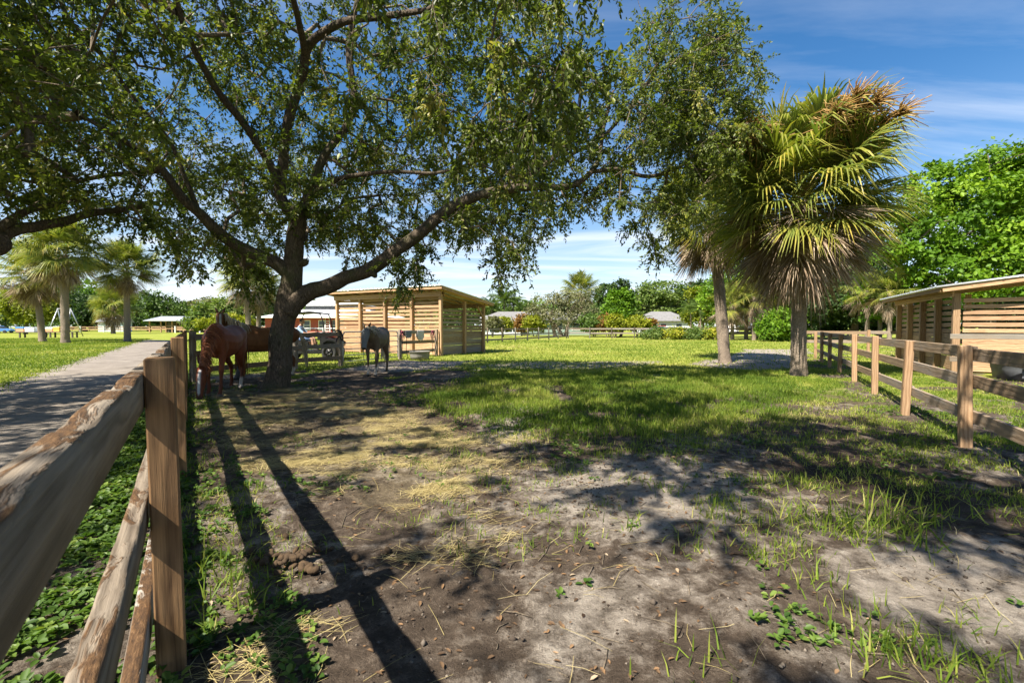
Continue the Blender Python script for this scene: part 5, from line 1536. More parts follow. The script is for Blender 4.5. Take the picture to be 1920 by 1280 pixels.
# ------------------------------------------------------------------ buildings
def gable_or_hip(t, name, x0, x1, y0, y1, z, h, mat, inset=0.0, over=0.3, thick=0.12):
    """hip roof when inset > 0 else gable along x, as a closed slab-bottomed body"""
    a, b, c, d = x0 - over, x1 + over, y0 - over, y1 + over
    ym = (y0 + y1) / 2
    V = [(a, c, z), (b, c, z), (b, d, z), (a, d, z), (a, c, z + thick), (b, c, z + thick), (b, d, z + thick), (a, d, z + thick), (a + inset, ym, z + h), (b - inset, ym, z + h)]
    bm = bmesh.new(); vs = [bm.verts.new(v) for v in V]
    for f in ((3, 2, 1, 0), (0, 1, 5, 4), (1, 2, 6, 5), (2, 3, 7, 6), (3, 0, 4, 7), (4, 5, 9, 8), (6, 7, 8, 9), (5, 6, 9), (7, 4, 8)): bm.faces.new([vs[i] for i in f])
    me = bpy.data.meshes.new(name); bm.to_mesh(me); bm.free()
    return link(name, me, mat, t)
def win(t, x, y, z, w, h, mat=None):
    f = box('window', t, (w + .16, .05, h + .16), (x, y - .02, z), M['white'], bev=.01)
    box('pane', f, (w, .03, h), (0, -.018, 0), M['glass'], bev=.004)
    box('glazing_bar', f, (w, .02, .05), (0, -.035, 0), M['white'], bev=.004)
    return f
by = 60.0
bx = lambda px: (px - 960) / FPX * by
bn = thing('barn', 'red barn with two-tier white metal roof behind the utility vehicle', 'barn', (bx(497), by, 0))
BW = bx(720) - bx(497)
box('wall', bn, (BW, 12, 2.75), (BW / 2, 6, 1.375), M['brick_red'], bev=0.02)
V = [(-.6, -.9, 2.62), (BW + .6, -.9, 2.62), (BW + .6, 12.6, 2.62), (-.6, 12.6, 2.62), (3.2, 3.4, 3.75), (BW - 3.2, 3.4, 3.75), (BW - 3.2, 8.6, 3.75), (3.2, 8.6, 3.75)]
bm = bmesh.new(); vs = [bm.verts.new(v) for v in V]
for f in BOXF: bm.faces.new([vs[i] for i in f])
me = bpy.data.meshes.new('roof'); bm.to_mesh(me); bm.free(); link('roof', me, M['white_roof'], bn)
box('fascia', bn, (BW + 1.24, .06, .18), (BW / 2, -.94, 2.60), M['white'], bev=.01)
box('clerestory', bn, (BW - 7.2, 4.2, .8), (BW / 2, 6.0, 3.95), M['dark_tub'], bev=.01)
gable_or_hip(bn, 'upper_roof', 3.4, BW - 3.4, 3.6, 8.4, 4.3, 1.05, M['white_roof'], 1.8, .4)
for px in (576, 604, 628): 
    x = bx(px) - bx(497); f = win(bn, x, 0, 1.55, .75 if px != 628 else .5, 1.2)
box('door', bn, (1.5, .06, 2.2), (bx(634) - bx(497), -.02, 1.1), M['dark_tub'], bev=.01)
box('door', bn, (1.3, .06, 2.1), (bx(520) - bx(497), -.02, 1.05), M['dark_tub'], bev=.01)
ld = thing('ladder', 'white ladder leaning on the red barn wall', 'ladder', (bx(620), by - 1.0, 0))
for s in (-.25, .25): tube_obj('side_rail', ld, [(s * 1.5, 0, 0), (s - .35, .85, 2.5)], .05, M['white'], 5)
for k in range(7):
    f = (k + .7) / 8; tube_obj('rung', ld, [(-.25 * (1.5 - .5 * f) - .35 * f, .85 * f, 2.5 * f), (.25 * (1.5 - .5 * f) - .35 * f, .85 * f, 2.5 * f)], .035, M['white'], 5)

def at_px(px, D): return (px - 960) / FPX * D
sy = 119.0
sh = thing('shed', 'small white shed with pale metal roof far off behind the left palms', 'shed', (at_px(184, sy), sy, 0), math.radians(14))
box('wall', sh, (5.6, 4.2, 2.6), (2.8, 2.1, 1.3), M['pale_blue'], bev=.02)
gable_or_hip(sh, 'roof', 0, 5.6, 0, 4.2, 2.55, 1.25, M['metal_roof'], 0, .4)
win(sh, 2.6, 0, 1.6, .7, .7)
box('door', sh, (1.1, .06, 2.0), (4.4, -.02, 1.0), M['stucco'], bev=.01)
py0 = 105.0
pv = thing('pavilion', 'open brown pavilion with pale metal roof far off on the left', 'pavilion', (at_px(281, py0), py0, 0))
for i in range(4):
    for y in (0, 5): box('post', pv, (2.7, .22, .22), (i * 2.6, y, 1.35), M['wood_post'], rot=(0, -math.pi / 2, 0))
gable_or_hip(pv, 'roof', -.2, 8.0, -.3, 5.3, 2.65, 1.15, M['metal_roof'], 1.6, .6)
box('back_wall', pv, (7.8, .1, 2.3), (3.9, 5.15, 1.15), M['wood_dark'], bev=.01)
for z in (.9, 1.5): box('rail', pv, (7.8, .06, .16), (3.9, -.14, z), M['wood_post'], bev=.01)
an = thing('lean_to', 'low grey lean-to roof beside the brown pavilion', 'shelter', (at_px(338, py0), py0, 0))
for i in range(3): box('post', an, (2.3, .18, .18), (i * 2.2, 0, 1.15), M['wood_dark'], rot=(0, -math.pi / 2, 0))
box('roof', an, (5.4, 4, .12), (2.2, 1.6, 2.45), M['metal_roof'], rot=(math.radians(4), 0, 0), bev=.01)
box('back_wall', an, (4.6, .1, 2.2), (2.2, 3.2, 1.1), M['wood_dark'], bev=.01)

hy = 74.0
hs = thing('house', 'low house with dark roof and screened porch right of the slatted shelter', 'house', (at_px(905, hy), hy, 0))
box('wall', hs, (17.5, 7, 2.5), (8.7, 4, 1.25), M['green_wall'], bev=.02)
gable_or_hip(hs, 'roof', -.2, 17.6, .3, 7.7, 2.45, 1.5, M['shingle'], 3.2, .6)
for x in (9.2, 12.2, 15.4): win(hs, x, .48, 1.4, 1.5, 1.1)
pch = box('porch_wall', hs, (6.4, .06, .5), (3.0, -1.6, .25), M['stucco'], bev=.01)
for i in range(6): box('porch_post', hs, (2.3, .09, .09), (-.1 + i * 1.24, -1.6, 1.15), M['white'], rot=(0, -math.pi / 2, 0))
prf = prism('porch_roof', hs, [(-1.8, 2.32), (.4, 3.2), (.4, 3.1), (-1.8, 2.24)], -6.3, .4, M['shingle'], .0)
prf.rotation_euler = (0, 0, math.pi / 2)
hy2 = 88.0
h2 = thing('house', 'grey-roofed pale house behind the far meadow fence', 'house', (at_px(1203, hy2), hy2, 0))
box('wall', h2, (9.6, 7, 2.45), (4.8, 3.5, 1.22), M['stucco'], bev=.02)
gable_or_hip(h2, 'roof', 0, 9.6, 0, 7, 2.4, 2.0, M['shingle'], 3.4, .5)
for x in (4.2, 7.2): win(h2, x, 0, 1.35, 1.1, 1.1)
box('garage_door', h2, (2.3, .06, 2.0), (1.7, -.02, 1.0), M['white'], bev=.01)
def car(label, loc, rz, mat, s=1.0):
    t = thing('parked_car', label, 'car', loc, rz)
    t.scale = (s,) * 3
    prism('body', t, [(-2.1, .35), (-2.15, .75), (-2.0, .95), (-.9, 1.0), (1.0, .98), (1.9, .85), (2.15, .6), (2.1, .35)], -.85, .85, mat, .06)
    prism('cabin', t, [(-1.9, .95), (-1.6, 1.48), (.2, 1.5), (1.0, .97)], -.74, .74, M['glass'], .06)
    prism('roof', t, [(-1.62, 1.46), (-1.5, 1.53), (.1, 1.55), (.25, 1.48)], -.70, .70, mat, .02)
    for x in (-1.3, 1.35):
        for y in (-.78, .78):
            mb = MB(); add_tube(mb, np.array([(x, y - .11, .33), (x, y - .09, .33), (x, y + .09, .33), (x, y + .11, .33)]), [.26, .33, .33, .26], 18)
            w = link('wheel', mb.mesh('wheel', True), M['rubber'], t)
    for y in (-.6, .6): box('headlight', t, (.05, .3, .14), (2.14, y, .7), M['white'], bev=.01)
car('blue car parked under trees at the far left edge', (at_px(1, 96), 96, 0), 0.2, M['blue'])
car('dark red car parked before the grey-roofed house', (at_px(1240, 84), 84, 0), 1.3, M['brick_red'])
car('white van-like car parked before the grey-roofed house', (at_px(1262, 82), 82, 0), 0.1, M['white'], .9)
# trailer and mower behind the far fence, right
tr_ = thing('utility_trailer', 'long dark flatbed trailer behind the far fence near the palm trunks', 'trailer', (at_px(1372, 53), 53, 0))
box('deck', tr_, (5.2, 2.0, .16), (2.6, 0, .72), M['black'], bev=.01)
for z in (1.0, 1.3): box('side_rail', tr_, (5.2, .06, .08), (2.6, -1.0, z), M['black'], bev=.005)
for x in (.2, 1.8, 3.4, 5.0): box('stake', tr_, (.62, .06, .06), (x, -1.0, 1.05), M['black'], rot=(0, -math.pi / 2, 0))
for x in (2.2, 3.1): 
    mb = MB(); add_tube(mb, np.array([(x, -1.15, .38), (x, -1.1, .38), (x, -.95, .38), (x, -.9, .38)]), [.3, .38, .38, .3], 18); link('wheel', mb.mesh('wheel', True), M['rubber'], tr_)
tube_obj('tongue', tr_, [(5.2, 0, .7), (6.3, 0, .5), (6.4, 0, .1)], .06, M['black'], 6)
mw = thing('ride_on_mower', 'dark ride-on mower standing on the far flatbed trailer', 'mower', (at_px(1412, 53), 53, .82))
prism('body', mw, [(-.6, .25), (-.6, .6), (.1, .6), (.2, .8), (.9, .72), (1.0, .25)], -.4, .4, M['dark_tub'], .05)
prism('seat', mw, [(-.5, .6), (-.62, 1.15), (-.5, 1.18), (-.38, .72), (.0, .7), (.0, .6)], -.25, .25, M['black'], .03)
tube_obj('steering_wheel', mw, np.array([(.22 + .05 * math.sin(a), .16 * math.cos(a), 1.0 + .15 * math.sin(a)) for a in np.linspace(0, 6.283, 17)]), .02, M['black'], 5)
for x, r in ((-.4, .3), (.75, .2)):
    for y in (-.42, .42):
        mb = MB(); add_tube(mb, np.array([(x, y - .09, r), (x, y - .07, r), (x, y + .07, r), (x, y + .09, r)]), [r * .8, r, r, r * .8], 16); link('wheel', mb.mesh('wheel', True), M['rubber'], mw)
cv = MB(); add_tube(cv, smooth_path([(0, 0, .0), (.0, 0, .3), (.1, 0, .75), (.15, 0, .9)], 10), np.linspace(.8, .12, 10), 14)
link('covered_machine', cv.mesh('covered_machine', True), M['white'], None, (at_px(1373, 53), 53.1, .81), label='machine under a white cover on the left end of the far trailer', category='cover')

# benches with coloured boxes on the left lawn
def bench(label, x0, x1, y):
    t = thing('low_bench', label, 'bench', (x0, y, 0))
    for k in range(3): box('plank', t, (x1 - x0, .26, .07), ((x1 - x0) / 2, (k - 1) * .29, .70), M['wood_dark'], bev=.01)
    for x in (.4, x1 - x0 - .4): 
        for yy in (-.3, .3): box('leg', t, (.70, .14, .14), (x, yy, .33), M['wood_dark'], rot=(0, -math.pi / 2, 0))
    return t
yb = 57.0
bench('long low wooden bench on the left lawn carrying blue and white boxes', at_px(36, yb), at_px(88, yb), yb)
bench('low wooden bench on the left lawn, behind the thick palm trunk', at_px(93, yb), at_px(146, yb), yb)
def hive(label, px, w, h, m1, m2):
    t = thing('storage_box', label, 'box', (at_px(px, yb), yb, .74), 0, 'boxes on the lawn benches')
    box('base', t, (w, .75, h * .62), (0, 0, h * .31), m1, bev=.02)
    box('lid', t, (w + .06, .8, h * .38), (0, 0, h * .81), m2, bev=.03)
hive('peach box with a blue lid on the long bench, leftmost', 43, 1.0, .62, M['orange'], M['blue'])
hive('white box with white lid, second from the left on the long bench', 61, 1.15, .55, M['white'], M['white'])
hive('peach box with pale lid beside the leaning palm trunk', 96, 1.1, .55, M['orange'], M['pale_blue'])
hive('white box between the two palm trunks', 84, .9, .5, M['pale_blue'], M['white'])
hive('amber box beside the thick palm trunk', 111, .8, .6, M['amber'], M['amber'])
sw = thing('swing_frame', 'tall grey metal A-frame swing behind the thick palm on the left lawn', 'swing', (at_px(122, 64), 64, 0))
for x, s in ((-.9, -1), (.9, 1)):
    for y in (-1.2, 1.2): tube_obj('leg', sw, [(x + s * .5, y, 0), (x, 0, 3.9)], .07, M['galv'], 6)
tube_obj('top_bar', sw, [(-1.0, 0, 3.9), (1.0, 0, 3.9)], .07, M['galv'], 6)
for y in (-.4, .4): tube_obj('chain', sw, [(y, 0, 3.9), (y, 0, .6)], .02, M['galv'], 4)
box('seat', sw, (.9, .25, .05), (0, 0, .6), M['wood_dark'], bev=.01)
for k, zz_ in enumerate((4.9, 5.4)):
    tube_obj('power_line', None, np.array([(at_px(1150, 84) + i * 3, 84, zz_ - 0.35 * math.sin(math.pi * i / 9)) for i in range(10)]), .02, M['black'], 4, label=('lower' if k == 0 else 'upper') + ' thin black power line over the grey-roofed house', category='power line', group='power lines')
# ------------------------------------------------------------------ background trees and shrubs
def LB(px, py, D, rx, ry, dy=0.0, k=0.85):
    c = W(px, py, D + dy); s = D / FPX
    return (c[0], c[1], c[2], rx * s, rx * s * k, ry * s)
def tree(name, label, cat, base, lobes, mat, n_clump, n_leaf, leaf, seed, trunk=0.2,  rc=0.16, bark='far_bark', group=None, stems=1, tint=(0.5, 0.16), shell=0.55, up_bias=0.5):
    rg = np.random.default_rng(seed); n_leaf = int(n_leaf * .72); leaf = leaf * 1.12
    base = np.array([base[0], base[1], 0.0])
    t = thing(name, label, cat, base, 0, group)
    lb_ = np.array(lobes, float); vol = lb_[:, 3] * lb_[:, 5]
    pick = rg.choice(len(lb_), n_clump, p=vol / vol.sum())
    d = rand_unit(n_clump, rg); r = shell + (1 - shell) * rg.random(n_clump) ** 0.6
    r = r * (0.80 + 0.42 * vnoise(d[:, 0] * 2.2 + pick * 7, d[:, 1] * 2.2, d[:, 2] * 2.2, seed))
    C = lb_[pick, :3] + d * r[:, None] * lb_[pick, 3:]
    keep = C[:, 2] > 0.15
    C, d, pick = C[keep], d[keep], pick[keep]
    size = np.sqrt(lb_[pick, 3] * lb_[pick, 5]) * rc * rg.uniform(0.6, 1.5, len(C))
    # wood
    wd = MB()
    top = lb_[:, :3].mean(0)
    fx_ = []
    for s_ in range(stems):
        off = rg.normal(0, trunk * 2.0 * (stems > 1), 3) * np.array([1, 1, 0])
        tgt = top + (lb_[s_ % len(lb_), :3] - top) * (0.6 if stems > 1 else 0.0)
        P = np.array([base + off + (0, 0, -.1), base + off * 1.3 + (tgt - base) * 0.35 + rg.normal(0, .05, 3) * (tgt[2]), base + (tgt - base) * 0.7 + off, tgt])
        Q, _ = limb_mesh(wd, P - base, [trunk * 1.15, trunk * .85, trunk * .6, trunk * .25], 14, 8, .08, seed + s_, .3)
        fx_.append(Q[3:])
    sub = C[rg.choice(len(C), min(len(C), 70), replace=False)] - base
    Pn, par, tip, D = grow_branches(np.concatenate(fx_), sub, rg, max(.5, top[2] * .08), .1, .02)
    branch_tubes(wd, Pn, par, len(np.concatenate(fx_)), tip, trunk * .07, trunk * .5, 4)
    link('trunk', wd.mesh('trunk', True), M[bark], t)
    # leaves in layered clumps
    m = len(C)
    cc = np.repeat(C - base, n_leaf, 0); dd = np.repeat(d, n_leaf, 0); sz = np.repeat(size, n_leaf)[:, None]
    off = rg.normal(0, 1, (m * n_leaf, 3)) * sz * np.array([1.0, 1.0, 0.55])
    P = cc + off
    P[:, 2] = np.maximum(P[:, 2], 0.05)
    nr = unit(dd * 0.5 + np.array([0, 0, up_bias]) + rand_unit(len(P), rg) * 0.75)
    ax = unit(np.cross(nr, rand_unit(len(P), rg)) + dd * 0.25)
    ti = np.clip(np.repeat(rg.normal(tint[0], tint[1], m), n_leaf) + rg.normal(0, .10, len(P)), 0, 1)
    lm = MB(); leaves(lm, P, ax, nr, leaf * rg.uniform(.6, 1.3, len(P)), 0.6, ti, False, rg)
    link('crown', lm.mesh('crown'), M[mat], t)
    return t
def B(px, D): return (at_px(px, D), D)
tree('broadleaf_tree', 'huge bright green tree behind the right shelter', 'tree', B(1850, 40), [LB(1790, 400, 38, 95, 80), LB(1880, 350, 39, 100, 70), LB(1960, 400, 40, 110, 110), LB(1720, 470, 38, 70, 60), LB(1820, 500, 36, 110, 60), LB(1920, 480, 36, 110, 80), LB(2060, 430, 41, 120, 120), LB(1670, 560, 40, 60, 45), LB(1760, 350, 42, 50, 40)], 'bright_leaf', 560, 150, .34, 41, .55, .135, tint=(.5, .27), shell=.55)
tree('broadleaf_tree', 'shaded tree standing behind the right fence between palm and shelter', 'tree', B(1600, 46), [LB(1590, 545, 46, 75, 50), LB(1650, 580, 45, 60, 34), LB(1530, 560, 47, 60, 46), LB(1600, 490, 47, 60, 50)], 'dark_leaf', 420, 60, .34, 42, .34, .17)
tree('broadleaf_tree', 'bright green tree behind the two near palms', 'tree', B(1440, 56), [LB(1400, 540, 56, 60, 36), LB(1460, 555, 55, 50, 40), LB(1350, 560, 58, 36, 34), LB(1500, 540, 56, 50, 50), LB(1430, 500, 58, 60, 40)], 'bright_leaf', 420, 55, .38, 43, .3, .17, tint=(.5, .2))
tree('shrub', 'large leafy green bush at the right end of the far fence', 'shrub', B(1462, 43), [LB(1462, 606, 43, 32, 30), LB(1445, 622, 42.5, 22, 18), LB(1480, 625, 43, 22, 18)], 'bright_leaf', 200, 45, .24, 44, .1, .22, stems=3)
tree('oak_tree', 'wide rounded green tree behind the grey-roofed house', 'tree', B(1238, 112), [LB(1240, 556, 112, 46, 30), LB(1215, 566, 112, 30, 22), LB(1270, 566, 112, 32, 24), LB(1238, 585, 112, 50, 18)], 'mid_leaf', 330, 50, .62, 45, .5, .15, tint=(.75, .15))
tree('oak_tree', 'dark green tree rising between the far fan palm and the round tree', 'tree', B(1150, 100), [LB(1140, 552, 100, 22, 20), LB(1165, 550, 100, 20, 22), LB(1150, 575, 100, 30, 22)], 'dark_leaf', 220, 45, .55, 46, .4, .17)
tree('broadleaf_tree', 'bright upright tree in front of the low house, right of the grey scrub', 'tree', B(1163, 62), [LB(1163, 570, 62, 22, 24), LB(1160, 592, 62, 27, 20), LB(1172, 555, 62, 13, 12)], 'bright_leaf', 230, 50, .36, 47, .18, .18, tint=(.4, .15))
tree('scrub_oak', 'grey-brown sparse scrubby tree before the low house', 'tree', B(1052, 64), [LB(1030, 572, 64, 34, 25), LB(1070, 568, 64, 36, 26), LB(1005, 590, 64, 18, 18), LB(1095, 585, 64, 26, 18), LB(1050, 595, 64, 50, 14)], 'grey_leaf', 360, 26, .26, 48, .26, .16, stems=3, tint=(.5, .2))
tree('broadleaf_tree', 'mid green tree behind the slatted shelter roof', 'tree', B(985, 92), [LB(985, 580, 92, 18, 14), LB(970, 590, 92, 20, 12), LB(1000, 590, 92, 14, 12)], 'mid_leaf', 140, 40, .5, 49, .25, .18)
for px, D, w, h, mt, lab, sd in ((1195, 58, 20, 13, 'yellow_leaf', 'yellow-green shrub left of the grey-roofed house', 51), (1218, 60, 9, 9, 'red_leaf', 'small rust-red shrub before the grey-roofed house', 52), (980, 66, 14, 18, 'red_leaf', 'tall rust-orange shrub beside the screened porch', 53), (945, 62, 12, 11, 'yellow_leaf', 'bright lime shrub before the screened porch', 54), (1003, 63, 18, 14, 'yellow_leaf', 'yellowish shrub between porch and grey scrub', 55), (1112, 60, 22, 17, 'mid_leaf', 'green shrub right of the grey scrub behind the fence', 56), (1140, 59, 16, 15, 'red_leaf', 'orange-tinged shrub behind the far fence', 57), (1153, 57, 14, 15, 'yellow_leaf', 'lime yellow shrub below the bright upright tree', 58), (925, 60, 14, 11, 'grey_leaf', 'pale shrub just right of the slatted shelter', 59)):
    b_ = B(px, D)
    tree('shrub', lab, 'shrub', b_, [LB(px, 610 - h * .5, D, w, h * .8), LB(px - w * .5, 616 - h * .3, D, w * .6, h * .6), LB(px + w * .5, 616 - h * .3, D, w * .6, h * .6)], mt, 110, 34, .28, sd, .06, .24, stems=3)
for k, (px, w) in enumerate(((1225, 24), (1262, 22), (1300, 24), (1335, 22))):
    tree('hedge_shrub', ('low flowering shrub spilling through the far fence, ' + ('first', 'second', 'third', 'fourth')[k] + ' from the left'), 'shrub', B(px, 49.6 - k * .6), [LB(px, 627, 49.6 - k * .6, w, 8), LB(px + 8, 622, 50 - k * .6, w * .6, 8)], 'yellow_leaf' if k % 2 else 'mid_leaf', 90, 30, .2, 61 + k, .05, .3, stems=3, tint=(.6, .25), group='hedge shrubs along the far fence')
tree('broadleaf_tree', 'feathery yellowish tree between round tree and near palms', 'tree', B(1315, 75), [LB(1310, 565, 75, 24, 28), LB(1335, 575, 75, 22, 26), LB(1300, 590, 75, 22, 16)], 'yellow_leaf', 210, 40, .4, 66, .2, .18, tint=(.3, .2))
tree('oak_tree', 'dark tree crown showing above the yellowish tree', 'tree', B(1310, 105), [LB(1305, 545, 105, 26, 18), LB(1335, 545, 105, 24, 20), LB(1370, 550, 105, 30, 24)], 'dark_leaf', 170, 40, .6, 67, .35, .17)
tree('broadleaf_tree', 'dark bushy tree low behind the right shelter', 'tree', B(1720, 52), [LB(1700, 585, 52, 70, 34), LB(1800, 580, 52, 70, 40), LB(1880, 575, 52, 70, 44), LB(1960, 570, 52, 70, 50)], 'dark_leaf', 330, 60, .42, 82, .3, .18)
tree('shrub', 'dark low thicket under the trees behind the right fence', 'shrub', B(1580, 52), [LB(1530, 605, 52, 40, 20), LB(1590, 603, 52, 44, 22), LB(1650, 603, 52, 40, 22)], 'dark_leaf', 220, 46, .32, 83, .1, .2, stems=4)
# left side
tree('broadleaf_tree', 'lime-green tree behind the leaning left palm', 'tree', B(48, 84), [LB(45, 580, 84, 34, 22), LB(30, 560, 84, 24, 20), LB(68, 590, 84, 26, 18), LB(95, 575, 84, 22, 22)], 'yellow_leaf', 260, 45, .45, 71, .26, .18, tint=(.25, .15))
tree('oak_tree', 'dark tree at the far left edge behind the parked car', 'tree', B(-5, 100), [LB(-10, 560, 100, 40, 34), LB(10, 585, 100, 34, 24), LB(-60, 550, 100, 50, 40)], 'dark_leaf', 250, 42, .55, 72, .4, .17)
tree('oak_tree', 'dark olive tree mass left of the white shed', 'tree', B(160, 128), [LB(150, 575, 128, 40, 30), LB(185, 585, 128, 36, 26), LB(120, 570, 128, 34, 34), LB(160, 600, 128, 50, 14)], 'dark_leaf', 340, 46, .7, 73, .5, .16)
tree('broadleaf_tree', 'bright green treetop behind the thick palm trunk', 'tree', B(152, 140), [LB(150, 548, 140, 32, 22), LB(180, 558, 140, 24, 18), LB(110, 545, 140, 30, 24)], 'bright_leaf', 170, 42, .75, 74, .4, .18)
tree('oak_tree', 'broad green tree mass behind the lone palm and pavilion', 'tree', B(280, 135), [LB(262, 572, 135, 34, 26), LB(295, 575, 135, 36, 26), LB(325, 585, 135, 28, 22), LB(230, 580, 135, 30, 26), LB(280, 598, 135, 70, 14)], 'mid_leaf', 380, 46, .7, 75, .5, .15, tint=(.3, .15))
tree('broadleaf_tree', 'pale distant treetops right of the pavilion', 'tree', B(358, 150), [LB(355, 582, 150, 26, 16), LB(385, 578, 150, 30, 18), LB(345, 595, 150, 30, 14)], 'grey_leaf', 180, 36, .8, 76, .4, .18, tint=(.4, .15))
tree('shrub', 'tall yellow-green thicket behind the grazing horse', 'shrub', B(405, 72), [LB(385, 590, 72, 26, 22), LB(415, 585, 72, 28, 24), LB(440, 595, 72, 22, 20), LB(375, 605, 72, 28, 12)], 'mid_leaf', 260, 44, .42, 77, .12, .2, stems=4, tint=(.75, .25))
tree('shrub', 'yellow croton thicket low behind the horses', 'shrub', B(432, 66), [LB(425, 603, 66, 24, 13), LB(455, 606, 66, 20, 12), LB(395, 606, 66, 20, 10)], 'yellow_leaf', 150, 40, .34, 78, .08, .24, stems=4, tint=(.35, .25))
tree('broadleaf_tree', 'green tree behind the palm trunks left of the oak trunk', 'tree', B(478, 80), [LB(470, 585, 80, 28, 26), LB(500, 580, 80, 24, 26)], 'dark_leaf', 200, 44, .46, 79, .25, .18)
tree('broadleaf_tree', 'small olive tree showing between barn roof and slatted shelter', 'tree', B(640, 95), [LB(640, 586, 95, 16, 12), LB(625, 595, 95, 16, 10)], 'mid_leaf', 110, 40, .5, 80, .25, .2, tint=(.75, .1))
tree('broadleaf_tree', 'green trees seen through the slats of the middle shelter', 'tree', B(790, 80), [LB(720, 590, 82, 40, 20), LB(780, 585, 82, 40, 22), LB(850, 585, 82, 46, 24), LB(900, 585, 82, 34, 22)], 'mid_leaf', 330, 42, .5, 81, .3, .17, tint=(.7, .2))
for k in range(26):
    # the wood behind everything closes the horizon
    pass
fw = MB(); rg = np.random.default_rng(90)
nw = 30000
ang = rg.uniform(-0.95, 0.95, nw); Dw = rg.uniform(170, 230, nw)
xw = np.tan(ang) * Dw; hh = 7.0 + 7.5 * fbm(xw * .045, Dw * .02, None, 95, 4)
zw = rg.random(nw) ** .7 * hh
nrw = unit(np.array([0, -.5, .6]) + rand_unit(nw, rg) * .7)
leaves(fw, np.stack([xw, Dw, zw], -1), unit(np.cross(nrw, rand_unit(nw, rg))), nrw, rg.uniform(1.0, 2.2, nw), .7, np.clip(fbm(xw * .1, zw * .3, None, 96, 3) + rg.normal(0, .1, nw), 0, 1), False, rg)
link('distant_wood', fw.mesh('distant_wood'), M['mid_leaf'], None, label='distant line of woodland closing the horizon', category='woodland', kind='stuff')

# feather and fan palms by the far houses
def feather_mesh(seed, L=3.2, droop=.9):
    rg = np.random.default_rng(seed); mb = MB()
    s = np.linspace(0, 1, 12); P = np.stack([L * s * (1 - .12 * s), 0 * s, L * (.28 * s - droop * .55 * s ** 2.2)], -1)
    add_tube(mb, P, np.linspace(.05, .012, 12), 4, .6)
    for k in range(44):
        f = .12 + .88 * k / 43; c = np.array([np.interp(f, s, P[:, i]) for i in range(3)])
        for sg in (-1, 1):
            l = .75 * math.sin(math.pi * (.15 + .8 * f)) * rg.uniform(.8, 1.1)
            d = unit(np.array([.55, sg * 1.0, .12 + rg.normal(0, .15)])); w = .035
            m = c + d * l * .5; e = c + d * l + np.array([0, 0, -.45 * l])
            mb.add(np.array([c, m + (w, 0, 0), e, m - (w, 0, 0)]), np.array([[0, 1, 2, 3]]), rg.uniform(.15, .9))
    me = mb.mesh('frond'); me.materials.append(M['mid_leaf'])
    return me
FEA = [feather_mesh(1), feather_mesh(2, 3.0, 1.2)]
def queen(label, px, D, py_top, sc, n=20, seed=1, r=.16):
    rg = np.random.default_rng(seed); x = at_px(px, D); zt = W(px, py_top, D)[2]
    t = thing('queen_palm', label, 'palm tree', (x, D, 0), 0, 'feathery palms by the far houses')
    mb = MB(); add_tube(mb, smooth_path([(0, 0, -.1), (.1, 0, zt * .5), (0, 0, zt)], 14), np.linspace(r, r * .7, 14), 10)
    link('trunk', mb.mesh('trunk', True), M['palm_bark'], t)
    for i in range(n):
        o = link('frond', FEA[i % 2], None, t, (0, 0, zt))
        e = 75 - 95 * (i + .5) / n + rg.normal(0, 6); az = i * 2.39996
        o.rotation_euler = (Matrix.Rotation(az, 3, 'Z') @ Matrix.Rotation(-math.radians(e), 3, 'Y')).to_euler(); o.scale = (sc,) * 3
queen('feathery palm behind the low house, nearest the slatted shelter', 945, 82, 566, 1.25, 26, 1)
queen('feathery palm at the edge of the slatted shelter roof', 922, 80, 580, 1.0, 20, 2)
queen('feathery palm right of the one behind the low house', 962, 84, 572, 1.05, 20, 3)
queen('slim feathery palm right of the grey-roofed house, left of a pair', 1294, 64, 582, .75, 16, 4, .1)
queen('slim feathery palm right of the grey-roofed house, right of a pair', 1312, 62, 580, .75, 16, 5, .1)
queen('low golden palm by the left corner of the grey-roofed house', 1200, 60, 605, .62, 16, 6, .08)
pg = B(1088, 78)
palm('tall far fan palm rising behind the grey scrub', (*pg, 0), W(1088, 548, 78), .3, .24, 1.45, 34, 18, 31, .5, .1)
for k, (px, D, top) in enumerate(((1373, 47, 570), (1399, 48, 560), (1414, 46, 556), (1430, 47, 552))):
    palm('slender palm trunk in the grove beyond the far fence, ' + ('first', 'second', 'third', 'fourth')[k] + ' from the left', (*B(px, D), 0), W(px, top, D), .19, .17, 0.9 if k else 1.0, 22, 14, 33 + k, .6, .05, group='palms in the far grove')
for k, (px, D) in enumerate(((1626, 40), (1650, 42), (1668, 38))):
    palm('slim palm trunk behind the right fence near the shelter, ' + ('first', 'second', 'third')[k] + ' from the left', (*B(px, D), 0), W(px, 545, D), .17, .15, .8, 18, 10, 43 + k, .6, .05, group='palms behind the right fence')

